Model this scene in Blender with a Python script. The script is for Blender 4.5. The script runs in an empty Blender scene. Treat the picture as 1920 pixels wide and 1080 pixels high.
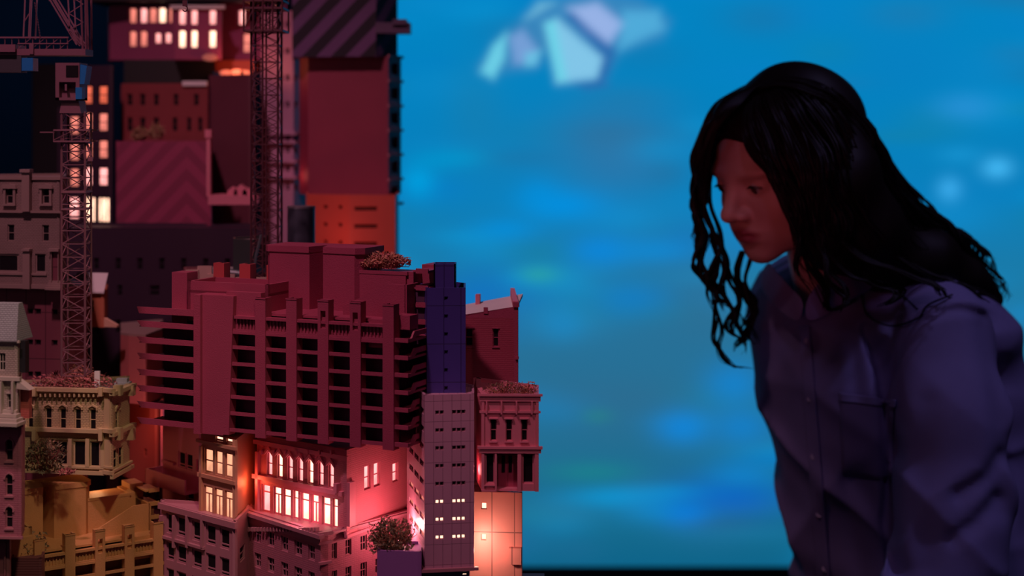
import bpy, bmesh, math, random
import numpy as np
from mathutils import Vector, Matrix, noise
from mathutils.bvhtree import BVHTree
random.seed(7)
C = bpy.context.scene.collection
S = bpy.context.scene
# ------------------------------------------------------------------ camera, world, exposure
FP = 3000.0; Y0 = 230.0; CZ = 1.55          # focal length in pixels, horizon row, eye height
cam_d = bpy.data.cameras.new('camera'); cam = bpy.data.objects.new('camera', cam_d); C.objects.link(cam)
cam.location = (0, 0, CZ); cam.rotation_euler = (math.pi/2, 0, 0)
cam_d.sensor_width = 36; cam_d.lens = 36*FP/1920; cam_d.shift_y = -(540-Y0)/1920
cam_d.clip_start = .05; cam_d.clip_end = 50
cam_d.dof.use_dof = True; cam_d.dof.focus_distance = 1.68; cam_d.dof.aperture_fstop = 3.2
S.camera = cam
w = bpy.data.worlds.new('world'); S.world = w; w.use_nodes = True
w.node_tree.nodes['Background'].inputs[0].default_value = (.24, .17, .34, 1)
w.node_tree.nodes['Background'].inputs[1].default_value = .035
S.view_settings.view_transform = 'Standard'; S.view_settings.look = 'None'
S.view_settings.exposure = 0; S.view_settings.gamma = 1; S.view_settings.use_curve_mapping = False

def P(px, py, D): return Vector(((px-960)/FP*D, D, CZ-(py-Y0)/FP*D))
def Zp(py, D): return CZ-(py-Y0)/FP*D
def light(kind, name, loc, energy, color, size=.1, target=None, **kw):
    d = bpy.data.lights.new(name, kind); d.energy = energy; d.color = color
    if kind == 'AREA': d.size = size
    else: d.shadow_soft_size = size
    for k, v in kw.items(): setattr(d, k, v)
    o = bpy.data.objects.new(name, d); C.objects.link(o); o.location = loc
    if target is not None: o.rotation_euler = (Vector(target)-Vector(loc)).to_track_quat('-Z', 'Y').to_euler()
    return o
# gallery key light on the model, then spots and fills added without fixtures
light('SPOT', 'gallery_spot', (-.60, .85, 2.95), 62, (1, .48, .60), .05, (-.50, 1.85, 1.42), spot_size=math.radians(47), spot_blend=.7)
light('SPOT', 'warm_spot', (.05, .55, 2.65), 34, (1, .76, .52), .05, (-.47, 1.68, 1.12), spot_size=math.radians(17), spot_blend=.7)  # added to brighten the ochre hotel
light('SPOT', 'shop_fill', (.35, .45, 2.3), 10, (1, .50, .55), .05, (.0, 1.62, 1.23), spot_size=math.radians(12), spot_blend=.8)  # added narrow spot that lifts the pink shopfront
light('POINT', 'wall_fill', (-1.3, 3.6, 1.9), 3.2, (.12, .45, 1), .2)  # added blue fill that keeps the back wall from going black
light('SPOT', 'person_spot', (1.15, 1.55, 3.2), 24, (.48, .42, 1), .06, (.56, 2.1, 1.2), spot_size=math.radians(32), spot_blend=.8)  # added for the violet highlight on the shoulder
light('SPOT', 'violet_spot', (.15, .5, 2.7), 6.5, (.62, .40, .95), .12, (.56, 2.1, 1.15), spot_size=math.radians(26), spot_blend=.8)  # added frontal fill on the person
light('AREA', 'soft_fill', (-1.6, .4, 1.9), .6, (1, .55, .75), .8, (-.3, 1.8, 1.3))  # soft area fill added from the left, no real panel

# ------------------------------------------------------------------ materials
def srgb(h):
    c = [int(h[i:i+2], 16)/255 for i in (0, 2, 4)]
    return tuple((x/12.92 if x <= .04045 else ((x+.055)/1.055)**2.4) for x in c)+(1,)
MC = {}
def paint(name, col, rough=.55, tex=None, bump=.4, scale=1.0, var=.12, metal=0.0):
    if name in MC: return MC[name]
    m = bpy.data.materials.new(name); m.use_nodes = True; MC[name] = m
    nt = m.node_tree; N = nt.nodes; L = nt.links; b = N['Principled BSDF']
    if isinstance(col, str): col = srgb(col)
    col = tuple(col[:3])+(1,)
    b.inputs['Roughness'].default_value = rough; b.inputs['Metallic'].default_value = metal
    co = N.new('ShaderNodeTexCoord')
    n = N.new('ShaderNodeTexNoise'); n.inputs['Scale'].default_value = 22; n.inputs['Detail'].default_value = 5
    L.new(co.outputs['Object'], n.inputs['Vector'])
    mx = N.new('ShaderNodeMix'); mx.data_type = 'RGBA'
    mx.inputs[6].default_value = tuple(c*(1-var) for c in col[:3])+(1,)
    mx.inputs[7].default_value = tuple(min(1, c*(1+var)) for c in col[:3])+(1,)
    L.new(n.outputs[0], mx.inputs[0])
    cout = mx.outputs[2]
    h = None
    if tex == 'brick':
        t = N.new('ShaderNodeTexBrick'); t.inputs['Scale'].default_value = 1
        t.inputs['Brick Width'].default_value = .0052*scale; t.inputs['Row Height'].default_value = .0021*scale
        t.inputs['Mortar Size'].default_value = .0004*scale; t.inputs['Mortar Smooth'].default_value = .3
        t.inputs['Color1'].default_value = (1, 1, 1, 1); t.inputs['Color2'].default_value = (.8, .8, .8, 1); t.inputs['Mortar'].default_value = (0, 0, 0, 1)
        L.new(co.outputs['UV'], t.inputs['Vector']); h = t.outputs[0]; dist = .0006
    elif tex == 'scale':                      # fish scale shingles / diamond brick
        t = N.new('ShaderNodeTexBrick'); t.inputs['Scale'].default_value = 1
        t.inputs['Brick Width'].default_value = .0036*scale; t.inputs['Row Height'].default_value = .0019*scale
        t.inputs['Mortar Size'].default_value = .00035*scale; t.inputs['Mortar Smooth'].default_value = .5
        t.inputs['Color1'].default_value = (1, 1, 1, 1); t.inputs['Color2'].default_value = (.85, .85, .85, 1); t.inputs['Mortar'].default_value = (.3, .26, .26, 1)
        L.new(co.outputs['UV'], t.inputs['Vector']); h = t.outputs[0]; dist = .0005
        m2 = N.new('ShaderNodeMix'); m2.data_type = 'RGBA'; m2.blend_type = 'MULTIPLY'; m2.inputs[0].default_value = .6
        L.new(cout, m2.inputs[6]); L.new(t.outputs[0], m2.inputs[7]); cout = m2.outputs[2]
    elif tex == 'stucco':
        t = N.new('ShaderNodeTexNoise'); t.inputs['Scale'].default_value = 900; t.inputs['Detail'].default_value = 3
        L.new(co.outputs['Object'], t.inputs['Vector']); h = t.outputs[0]; dist = .0007
    elif tex == 'panel':
        t = N.new('ShaderNodeTexBrick'); t.inputs['Scale'].default_value = 1; t.offset = 0
        t.inputs['Brick Width'].default_value = .0092*scale; t.inputs['Row Height'].default_value = .0205*scale
        t.inputs['Mortar Size'].default_value = .00022*scale; t.inputs['Color1'].default_value = (1, 1, 1, 1); t.inputs['Color2'].default_value = (1, 1, 1, 1); t.inputs['Mortar'].default_value = (.25, .22, .25, 1)
        L.new(co.outputs['UV'], t.inputs['Vector']); h = t.outputs[0]; dist = .0005
        m2 = N.new('ShaderNodeMix'); m2.data_type = 'RGBA'; m2.blend_type = 'MULTIPLY'; m2.inputs[0].default_value = .8
        L.new(cout, m2.inputs[6]); L.new(t.outputs[0], m2.inputs[7]); cout = m2.outputs[2]
    elif tex == 'board':
        t = N.new('ShaderNodeTexWave'); t.bands_direction = 'Y'; t.inputs['Scale'].default_value = 120/scale; L.new(co.outputs['UV'], t.inputs['Vector']); h = t.outputs[1]; dist = .0004
    elif tex == 'chevron':
        sx = N.new('ShaderNodeSeparateXYZ'); L.new(co.outputs['UV'], sx.inputs[0])
        def mt(op, a, b_=None):
            q = N.new('ShaderNodeMath'); q.operation = op
            for i, v in enumerate((a, b_)):
                if v is None: continue
                if isinstance(v, (int, float)): q.inputs[i].default_value = v
                else: L.new(v, q.inputs[i])
            return q.outputs[0]
        fx = mt('PINGPONG', sx.outputs[0], .085*scale)
        s = mt('ADD', mt('MULTIPLY', fx, -1), sx.outputs[1])
        f = mt('PINGPONG', s, .0135*scale); g = mt('GREATER_THAN', f, .0068*scale)
        m2 = N.new('ShaderNodeMix'); m2.data_type = 'RGBA'; L.new(g, m2.inputs[0]); L.new(cout, m2.inputs[6])
        m2.inputs[7].default_value = tuple(c*bump for c in col[:3])+(1,); cout = m2.outputs[2]; h = g; dist = .001
    elif tex == 'cloth':
        t = N.new('ShaderNodeTexWave'); t.inputs['Scale'].default_value = 260; t.inputs['Distortion'].default_value = 1.5; t.inputs['Detail'].default_value = 3
        L.new(co.outputs['Object'], t.inputs['Vector']); h = t.outputs[1]; dist = .0003
    else:
        t = N.new('ShaderNodeTexNoise'); t.inputs['Scale'].default_value = 350; L.new(co.outputs['Object'], t.inputs['Vector']); h = t.outputs[0]; dist = .0002
    L.new(cout, b.inputs['Base Color'])
    bp = N.new('ShaderNodeBump'); bp.inputs['Strength'].default_value = bump if tex != 'chevron' else .4; bp.inputs['Distance'].default_value = dist
    L.new(h, bp.inputs['Height']); L.new(bp.outputs[0], b.inputs['Normal'])
    return m
def emit(name, col, st, var=.35):
    if name in MC: return MC[name]
    m = bpy.data.materials.new(name); m.use_nodes = True; MC[name] = m
    nt = m.node_tree; N = nt.nodes; L = nt.links; N.remove(N['Principled BSDF'])
    e = N.new('ShaderNodeEmission'); e.inputs[0].default_value = tuple(col)+(1,)
    co = N.new('ShaderNodeTexCoord'); n = N.new('ShaderNodeTexNoise'); n.inputs['Scale'].default_value = 45; L.new(co.outputs['Object'], n.inputs['Vector'])
    r = N.new('ShaderNodeMapRange'); r.inputs[1].default_value = .3; r.inputs[2].default_value = .7
    r.inputs[3].default_value = st*(1-var); r.inputs[4].default_value = st*(1+var); L.new(n.outputs[0], r.inputs[0]); L.new(r.outputs[0], e.inputs[1])
    L.new(e.outputs[0], N['Material Output'].inputs[0]); return m
DARK = paint('dark_pane', (.008, .005, .008), .7, var=0)
DARK.node_tree.nodes['Principled BSDF'].inputs['Specular IOR Level'].default_value = .15
LIT_W = emit('lit_pane_warm', (1, .42, .24), 1.15)
LIT_P = emit('lit_pane_pink', (1, .36, .34), 1.7)
LIT_O = emit('lit_pane_orange', (1, .17, .09), .85)
LIT_S = emit('lit_pane_salmon', (1, .26, .20), 1.0)
LIT_H = emit('lit_pane_bright', (1, .55, .38), 2.6)

# ------------------------------------------------------------------ mesh builder
class MB:
    def __init__(s): s.v = []; s.f = []; s.uv = []
    def quad(s, pts, uv=None):
        i = len(s.v); s.v += [tuple(p) for p in pts]; s.f.append(tuple(range(i, i+len(pts)))); s.uv.append(uv)
    def hexa(s, c):   # 8 corners: bottom 4 ccw, top 4 ccw
        i = len(s.v); s.v += [tuple(p) for p in c]
        for f in ((3, 2, 1, 0), (4, 5, 6, 7), (0, 1, 5, 4), (1, 2, 6, 5), (2, 3, 7, 6), (3, 0, 4, 7)):
            s.f.append(tuple(i+k for k in f)); s.uv.append(None)
    def box(s, x0, y0, z0, x1, y1, z1):
        if x0 > x1: x0, x1 = x1, x0
        if y0 > y1: y0, y1 = y1, y0
        if z0 > z1: z0, z1 = z1, z0
        s.hexa([(x0, y0, z0), (x1, y0, z0), (x1, y1, z0), (x0, y1, z0), (x0, y0, z1), (x1, y0, z1), (x1, y1, z1), (x0, y1, z1)])
    def prism(s, poly, a, b, axis='z'):   # poly 2D extruded from a to b along axis
        n = len(poly); i = len(s.v)
        for t in (a, b):
            for p, q in poly:
                s.v.append({'z': (p, q, t), 'y': (p, t, q), 'x': (t, p, q)}[axis])
        s.f.append(tuple(range(i+n-1, i-1, -1))); s.f.append(tuple(range(i+n, i+2*n))); s.uv += [None, None]
        for k in range(n):
            s.f.append((i+k, i+(k+1) % n, i+n+(k+1) % n, i+n+k)); s.uv.append(None)
    def bar(s, p, q, r, n=4):
        p = Vector(p); q = Vector(q); d = (q-p)
        if d.length < 1e-7: return
        a = d.orthogonal().normalized() if abs(d.normalized().z) > .999 or n > 4 else d.cross(Vector((0, 0, 1))).normalized()
        b = d.cross(a).normalized(); i = len(s.v)
        for c in (p, q):
            for k in range(n):
                t = 2*math.pi*(k+.5)/n; s.v.append(tuple(c+a*(math.cos(t)*r)+b*(math.sin(t)*r)))
        for k in range(n):
            s.f.append((i+k, i+(k+1) % n, i+n+(k+1) % n, i+n+k)); s.uv.append(None)
        s.f.append(tuple(range(i+n-1, i-1, -1))); s.f.append(tuple(range(i+n, i+2*n))); s.uv += [None, None]
    def tube(s, pts, r, n=6):
        rs = r if isinstance(r, (list, tuple)) else [r]*len(pts)
        pts = [Vector(p) for p in pts]; i0 = len(s.v); up = Vector((0.13, .2, 1)).normalized()
        for k, p in enumerate(pts):
            d = (pts[min(k+1, len(pts)-1)]-pts[max(k-1, 0)]).normalized()
            a = d.cross(up)
            if a.length < .05: a = d.orthogonal()
            a.normalize(); b = d.cross(a)
            for j in range(n):
                t = 2*math.pi*j/n; s.v.append(tuple(p+a*(math.cos(t)*rs[k])+b*(math.sin(t)*rs[k])))
        for k in range(len(pts)-1):
            for j in range(n):
                s.f.append((i0+k*n+j, i0+k*n+(j+1) % n, i0+(k+1)*n+(j+1) % n, i0+(k+1)*n+j)); s.uv.append(None)
        s.f.append(tuple(range(i0+n-1, i0-1, -1))); e = i0+(len(pts)-1)*n; s.f.append(tuple(range(e, e+n))); s.uv += [None, None]
    def data(s, name, off=None):
        me = bpy.data.meshes.new(name)
        v = s.v if off is None else [(a-off[0], b-off[1], c-off[2]) for a, b, c in s.v]
        me.from_pydata(v, [], s.f); ul = me.uv_layers.new(name='UVMap')
        for p, u in zip(me.polygons, s.uv):
            if u is None:
                nx, ny, nz = [abs(t) for t in p.normal]
                for li in p.loop_indices:
                    c = s.v[me.loops[li].vertex_index]
                    ul.data[li].uv = (c[0], c[1]) if nz > .7 else ((c[0], c[2]) if ny >= nx else (c[1], c[2]))
            else:
                for li, t in zip(p.loop_indices, u): ul.data[li].uv = t
        me.update(); return me
    def build(s, name, mat, parent=None, off=None, smooth=False):
        me = s.data(name, off); me.materials.append(mat)
        if smooth: me.polygons.foreach_set('use_smooth', [True]*len(me.polygons))
        o = bpy.data.objects.new(name, me); C.objects.link(o)
        if parent is not None: o.parent = parent
        return o
def empty(name, loc, label, cat, group=None, rz=0):
    o = bpy.data.objects.new(name, None); C.objects.link(o); o.location = loc; o.rotation_euler[2] = rz
    o.empty_display_size = .02; o['label'] = label; o['category'] = cat
    if group: o['group'] = group
    return o
def tag(o, label, cat, group=None):
    o['label'] = label; o['category'] = cat
    if group: o['group'] = group
    return o

# ------------------------------------------------------------------ facades
WC = {}
def win_mesh(kw, kh, style, hood, mat, t):
    key = (round(kw, 4), round(kh, 4), style, hood, mat.name)
    if key in WC: return WC[key]
    W, H = kw, kh; m = MB(); b = min(W, H)*.10+.0002; d0, d1 = t*.45, t*.8
    arch = hood in ('arch', 'archplain')
    m.box(0, d0, 0, b, d1, H); m.box(W-b, d0, 0, W, d1, H); m.box(b, d0, 0, W-b, d1, b); m.box(b, d0, H-b, W-b, d1, H)
    k = b*.75
    if style == 'sash': m.box(b, d0, H*.5-k/2, W-b, d1, H*.5+k/2)
    elif style == 'double': m.box(b, d0, H*.5-k/2, W-b, d1, H*.5+k/2); m.box(W/2-k/2, d0, b, W/2+k/2, d1, H-b)
    elif style == 'shop': m.box(b, d0, H*.72-k/2, W-b, d1, H*.72+k/2)
    elif style == 'shop2': m.box(b, d0, H*.72-k/2, W-b, d1, H*.72+k/2); m.box(W/2-k/2, d0, b, W/2+k/2, d1, H*.72)
    elif style == 'sill3': m.box(b, d0, H*.22-k/2, W-b, d1, H*.22+k/2)
    elif style.startswith('n') and style != 'none':
        nn = int(style[1:])
        for i in range(1, nn): m.box(W*i/nn-k/2, d0, b, W*i/nn+k/2, d1, H-b)
    if arch:
        r = W/2; n = 8
        for i in range(n):
            a0 = math.pi*i/n; a1 = math.pi*(i+1)/n
            p0 = (r-r*math.cos(a0), H-r+r*math.sin(a0)); p1 = (r-r*math.cos(a1), H-r+r*math.sin(a1))
            m.prism([p0, p1, (p1[0], H+.0001), (p0[0], H+.0001)], 0, t*.9, 'y')
        if hood == 'arch':
            for i in range(n):
                a0 = math.pi*i/n; a1 = math.pi*(i+1)/n
                ro = r*1.38; ri = r*1.02
                m.prism([(r-ri*math.cos(a0), H-r+ri*math.sin(a0)), (r-ri*math.cos(a1), H-r+ri*math.sin(a1)), (r-ro*math.cos(a1), H-r+ro*math.sin(a1)), (r-ro*math.cos(a0), H-r+ro*math.sin(a0))], -t*.3, 0, 'y')
            m.box(-W*.25, -t*.4, H-r*1.4, 0, 0, H-r*.95); m.box(W, -t*.4, H-r*1.4, W*1.25, 0, H-r*.95); m.box(r-W*.1, -t*.45, H+r*.1, r+W*.1, 0, H+r*.6)
            m.box(-W*.15, -t*.4, -W*.28, W*1.15, 0, -W*.02)
    if hood == 'peak':
        e = W*.28
        m.prism([(-e, H+W*.12), (W/2, H+W*.52), (W+e, H+W*.12), (W+e, H+W*.34), (W/2, H+W*.78), (-e, H+W*.34)], -t*.6, 0, 'y')
        m.box(-e, -t*.55, H-W*.1, -e*.3, 0, H+W*.2); m.box(W+e*.3, -t*.55, H-W*.1, W+e, 0, H+W*.2)
        m.box(-W*.1, -t*.3, -W*.14, W*1.1, 0, 0)
    elif hood == 'flat':
        m.box(-W*.15, -t*.4, H, W*1.15, 0, H+W*.18); m.box(-W*.15, -t*.4, -W*.18, W*1.15, 0, 0)
    elif hood == 'drip':
        m.box(-W*.22, -t*.55, H+W*.05, W*1.22, 0, H+W*.22); m.box(-W*.2, -t*.4, H-W*.25, -W*.04, 0, H+W*.05); m.box(W*1.04, -t*.4, H-W*.25, W*1.2, 0, H+W*.05)
        m.box(-W*.15, -t*.4, -W*.22, W*1.15, 0, 0)
    elif hood == 'dormer':
        m.box(-W*.3, -t*.9, -W*.1, 0, 0, H); m.box(W, -t*.9, -W*.1, W*1.3, 0, H)
        m.prism([(-W*.5, H-W*.1), (W*1.5, H-W*.1), (W*1.35, H+W*.35), (W/2, H+W*.5), (-W*.35, H+W*.35)], -t*1.3, 0, 'y')
        m.box(-W*.35, -t*1.1, -W*.25, W*1.35, 0, 0)
    me = m.data('window'); me.materials.append(mat); q = MB(); e = b*.4
    q.box(e, d1-.0002 if d1 > .0008 else d1, e, W-e, d1+.0002, H-e)
    pm = q.data('pane')
    WC[key] = (me, pm); return WC[key]
PC = {}
def pane_mesh(pm, mat):
    k = (pm.name, mat.name)
    if k not in PC: c = pm.copy(); c.materials.append(mat); PC[k] = c
    return PC[k]
class Facade:
    def __init__(s, B, A, E, z0, z1):
        s.B = B; s.A = Vector(A); s.E = Vector(E); d = s.E-s.A; s.W = d.length; s.u = d/s.W; s.n_in = Vector((-s.u.y, s.u.x)); s.z0 = z0; s.z1 = z1; s.holes = []
        s.ang = math.atan2(s.u.y, s.u.x)
    def U(s, px):
        k = (px-960)/FP; return (k*s.A.y-s.A.x)/(s.u.x-k*s.u.y)
    def D(s, px): return s.A.y+s.U(px)*s.u.y
    def Z(s, px, py): return Zp(py, s.D(px))
    def pt(s, u, w_, z): q = s.A+s.u*u+s.n_in*w_; return (q.x, q.y, z)
    def frame_to(s, m, m2):     # copy local (u,w,z) builder m into world builder m2
        i = len(m2.v); m2.v += [s.pt(*v) for v in m.v]; m2.f += [tuple(i+k for k in f) for f in m.f]; m2.uv += m.uv
    def place(s, m, name, mat, parent=None, smooth=False):
        o = m.build(name, mat, parent or s.B.root, smooth=smooth); L = s.B.loc
        o.location = (s.A.x-L.x, s.A.y-L.y, -L.z); o.rotation_euler[2] = s.ang; return o
    def hole(s, u0, u1, z0, z1): s.holes.append((u0, u1, z0, z1))
    def window(s, u0, u1, z0, z1, lit=None, style='sash', hood=None, hole=True, fm=None):
        B = s.B
        if hole: s.hole(u0, u1, z0, z1)
        me, pm = win_mesh(u1-u0, z1-z0, style, hood, fm or B.trim, B.t)
        o = bpy.data.objects.new('window', me); C.objects.link(o); o.parent = B.root
        q = s.A+s.u*u0; L = B.loc; o.location = (q.x-L.x, q.y-L.y, z0-L.z); o.rotation_euler[2] = s.ang
        p = bpy.data.objects.new('pane', pane_mesh(pm, lit or DARK)); C.objects.link(p); p.parent = o
        return o
    def row(s, ref, ytop, ybot, cols, lit=None, **kw):     # window row: heights read at column ref
        z1 = s.Z(ref, ytop); z0 = s.Z(ref, ybot)
        for i, (a, b) in enumerate(cols):
            l = lit[i % len(lit)] if isinstance(lit, (list, tuple)) else lit
            s.window(s.U(a), s.U(b), z0, z1, l, **kw)
    def band(s, m, ref, ytop, ybot, out, x0=None, x1=None, inn=0.0):   # horizontal moulding
        u0 = 0-out if x0 is None else s.U(x0); u1 = s.W+out if x1 is None else s.U(x1)
        mm = MB(); mm.box(u0, -out, s.Z(ref, ybot), u1, inn+.0001, s.Z(ref, ytop)); s.frame_to(mm, m)
    def vband(s, m, x0, x1, ytop, ybot, out):
        mm = MB(); r = (x0+x1)/2; mm.box(s.U(x0), -out, s.Z(r, ybot), s.U(x1), .0001, s.Z(r, ytop)); s.frame_to(mm, m)
    def mesh(s, m, t):
        hs = [(max(a, 0), min(b, s.W), max(c, s.z0), min(d, s.z1)) for a, b, c, d in s.holes]
        hs = [h for h in hs if h[1]-h[0] > 1e-5 and h[3]-h[2] > 1e-5]
        us = sorted({0, s.W} | {h[i] for h in hs for i in (0, 1)}); zs = sorted({s.z0, s.z1} | {h[i] for h in hs for i in (2, 3)})
        def clean(a):
            r = [a[0]]
            for x in a[1:]:
                if x-r[-1] > 1e-6: r.append(x)
            return r
        us = clean(us); zs = clean(zs); nu, nz = len(us)-1, len(zs)-1
        sol = [[True]*nz for _ in range(nu)]
        for i in range(nu):
            for j in range(nz):
                cu = (us[i]+us[i+1])/2; cz = (zs[j]+zs[j+1])/2
                if any(h[0] < cu < h[1] and h[2] < cz < h[3] for h in hs): sol[i][j] = False
        def q(a, b, c, d):
            m.quad([s.pt(*a), s.pt(*b), s.pt(*c), s.pt(*d)], [(a[0]+a[1], a[2]), (b[0]+b[1], b[2]), (c[0]+c[1], c[2]), (d[0]+d[1], d[2])])
        S_ = lambda i, j: 0 <= i < nu and 0 <= j < nz and sol[i][j]
        for i in range(nu):
            for j in range(nz):
                if not sol[i][j]: continue
                a, b, c, d = us[i], us[i+1], zs[j], zs[j+1]
                q((a, 0, c), (b, 0, c), (b, 0, d), (a, 0, d)); q((b, t, c), (a, t, c), (a, t, d), (b, t, d))
                if not S_(i-1, j): q((a, t, c), (a, 0, c), (a, 0, d), (a, t, d))
                if not S_(i+1, j): q((b, 0, c), (b, t, c), (b, t, d), (b, 0, d))
                if not S_(i, j-1): q((a, t, c), (b, t, c), (b, 0, c), (a, 0, c))
                if not S_(i, j+1): q((a, 0, d), (b, 0, d), (b, t, d), (a, t, d))
class Bld:
    """pts: visible wall corners left to right as (px, depth); closed behind"""
    def __init__(s, name, label, cat, pts, ytop, ref, zbot=None, ybot=None, mat=None, trim=None, back=.10, t=.003, roof=True, para=.003, group=None, backs=None):
        P2 = [Vector(((a-960)/FP*d, d)) for a, d in pts]; s.t = t; s.mat = mat; s.trim = trim or mat
        dr = ref; s.z1 = Zp(ytop, dr); s.z0 = zbot if zbot is not None else Zp(ybot, dr)
        bl = P2[0]+P2[0].normalized()*back; br = P2[-1]+P2[-1].normalized()*back
        if backs: br, bl = [Vector(((a-960)/FP*d, d)) for a, d in backs]
        s.foot = P2+[br, bl]
        c = sum(s.foot, Vector((0, 0)))/len(s.foot); s.loc = Vector((c.x, c.y, s.z0))
        s.root = empty(name, s.loc, label, cat, group)
        s.F = [Facade(s, P2[i], P2[i+1], s.z0, s.z1) for i in range(len(P2)-1)]
        s.G = [Facade(s, P2[-1], br, s.z0, s.z1), Facade(s, br, bl, s.z0, s.z1), Facade(s, bl, P2[0], s.z0, s.z1)]
        s.roof = roof; s.para = para; s.m = MB(); s.tm = MB()
    def done(s, roofmat=None, trimname='trim', trimmat=None):
        for f in s.F+s.G: f.mesh(s.m, s.t)
        if s.roof:
            i = s.t*.5; c = Vector((s.loc.x, s.loc.y)); n = len(s.foot)
            poly = [p+(c-p).normalized()*i for p in s.foot]
            r = MB(); r.prism([tuple(p) for p in poly], s.z1-s.para-.002, s.z1-s.para); r.build('roof', roofmat or s.mat, s.root, s.loc)
        b = MB(); i = s.t*.4; c = Vector((s.loc.x, s.loc.y)); b = s.m
        b.prism([tuple(p+(c-p).normalized()*i) for p in s.foot], s.z0, s.z0+.0015)
        b.build('wall', s.mat, s.root, s.loc)
        if s.tm.f: s.tm.build(trimname, trimmat or s.trim, s.root, s.loc)
        return s
    def part(s, m, name, mat): return m.build(name, mat, s.root, s.loc)

# ------------------------------------------------------------------ bushes
def bush(name, label, cat, c, rx, ry, rz, n, mats, leaf=.0022, twigs=40, flat=0.0, group=None, seed=1):
    R = random.Random(seed); root = empty(name, c-Vector((0, 0, rz*.6)), label, cat, group)
    off = root.location; m = MB(); m2 = MB(); tw = MB()
    for k in range(n):
        while True:
            v = Vector((R.uniform(-1, 1), R.uniform(-1, 1), R.uniform(-1, 1)))
            if .25 < v.length < 1: break
        lump = 1+.35*noise.noise(v*2.3+Vector((seed, 0, 0)))
        p = c+Vector((v.x*rx*lump, v.y*ry*lump, max(v.z, -.6)*rz*lump))
        a = Vector((R.gauss(0, 1), R.gauss(0, 1), R.gauss(0, 1))).normalized(); b = a.orthogonal().normalized(); nn = a.cross(b)
        L = leaf*R.uniform(.6, 1.4); W = L*.38; mm = m if R.random() < .7 else m2
        mm.quad([p-a*L, p+b*W+nn*W*.3, p+a*L, p-b*W+nn*W*.3])
    for k in range(twigs):
        v = Vector((R.gauss(0, 1), R.gauss(0, 1), abs(R.gauss(0, 1))*.7)).normalized()
        e = c+Vector((v.x*rx, v.y*ry, v.z*rz))*R.uniform(.8, 1.15); st = c+Vector((v.x*rx*.3, v.y*ry*.3, -rz*.55))
        md = (st+e)/2+Vector((R.gauss(0, 1), R.gauss(0, 1), R.gauss(0, 1)))*rx*.12
        tw.tube([st, md, e], [.0006, .0004, .00025], 4)
    m.build('foliage', mats[0], root, off); m2.build('foliage', mats[1], root, off)
    tw.build('twig', mats[2], root, off)['kind'] = 'stuff'
    return root
# ------------------------------------------------------------------ paints
CRIM = paint('crimson_paint', (.36, .050, .105), .5, 'stucco', .5)
MAR = paint('maroon_brick', (.34, .040, .080), .55, 'brick', .4)
PINK = paint('pink_paint', (.70, .20, .27), .5, None, .3)
PINKB = paint('pink_brick', (.62, .17, .22), .5, 'brick', .4)
MAUV = paint('mauve_paint', (.44, .17, .22), .5, None, .3)
MAUB = paint('mauve_brick', (.42, .13, .185), .5, 'brick', .4)
GRID = paint('mauve_panel', (.52, .25, .36), .45, 'panel', .5)
INDI = paint('indigo_panel', (.058, .036, .23), .45, 'panel', .5, scale=1.9)
OCHR = paint('ochre_paint', (.60, .29, .11), .5, 'stucco', .5)
CREM = paint('cream_paint', (.62, .44, .25), .5, None, .3)
CREMS = paint('cream_scale', (.62, .44, .25), .5, 'scale', .6)
GREY = paint('taupe_paint', (.30, .19, .17), .55, None, .3)
GREYS = paint('taupe_scale', (.30, .19, .17), .55, 'scale', .6)
PLUM = paint('plum_panel', (.19, .045, .065), .55, 'panel', .3, scale=2.6)
PLUB = paint('plum_brick', (.36, .11, .15), .5, 'brick', .5)
PEAC = paint('peach_panel', (.80, .37, .32), .45, 'panel', .25, scale=2.6)
ORNG = paint('orange_board', (.55, .17, .09), .5, 'board', .4)
SLAT = paint('slate_scale', (.36, .36, .38), .6, 'scale', .8)
RED = paint('brick_red', (.42, .07, .05), .55, 'board', .4)
REDB = paint('red_brick', (.45, .10, .08), .55, 'brick', .7)
WHITE = paint('chalk_white', (.75, .68, .66), .6, None, .4)
PURP = paint('purple_paint', (.30, .12, .36), .5)
BLK = paint('matt_black', (.010, .009, .011), .6)
STEEL = paint('mauve_steel', (.22, .085, .12), .45, var=.05)
STEELD = paint('dark_steel', (.11, .032, .045), .45, var=.05)
BLUE = paint('blue_plastic', (.02, .17, .45), .35)
LEAFR = paint('dried_pink_moss', (.50, .14, .14), .7); LEAFR2 = paint('dried_brown_moss', (.30, .09, .08), .7); TWIG = paint('twig_brown', (.42, .20, .14), .7)
LEAFG = paint('dark_olive_leaf', (.13, .10, .05), .6); LEAFG2 = paint('dry_gold_leaf', (.33, .20, .10), .6); LEAFT = paint('rust_moss', (.50, .19, .12), .7)
BASE = .94   # plinth top

def bend(m, a): return a
# ---- shingled townhouse, top left
b = Bld('townhouse', 'taupe shingled model townhouse with dormer windows and entrance steps, left of the crane mast', 'model building', [(-60, 1.84), (112, 1.82), (124, 1.88)], 333, 1.82, ybot=541, mat=GREYS, trim=GREY, back=.10)
f = b.F[0]; tm = b.tm
f.band(tm, 60, 395, 399, .004); f.band(tm, 60, 331, 337, .002)
for x in (20, 88): f.window(f.U(x-8), f.U(x+6), f.Z(x, 382), f.Z(x, 352), style='sash', hood='dormer', fm=GREY)
f.row(20, 421, 452, [(14, 27), (79, 92)], hood='sill', fm=GREY)
f.window(f.U(-6), f.U(35), f.Z(20, 511), f.Z(20, 476), style='none', fm=GREY); f.window(f.U(66), f.U(86), f.Z(76, 511), f.Z(76, 476), style='none', fm=GREY)
f.band(tm, 60, 512, 516, .0015, -10, 88); f.band(tm, 60, 533, 541, .002, x1=90)
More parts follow.
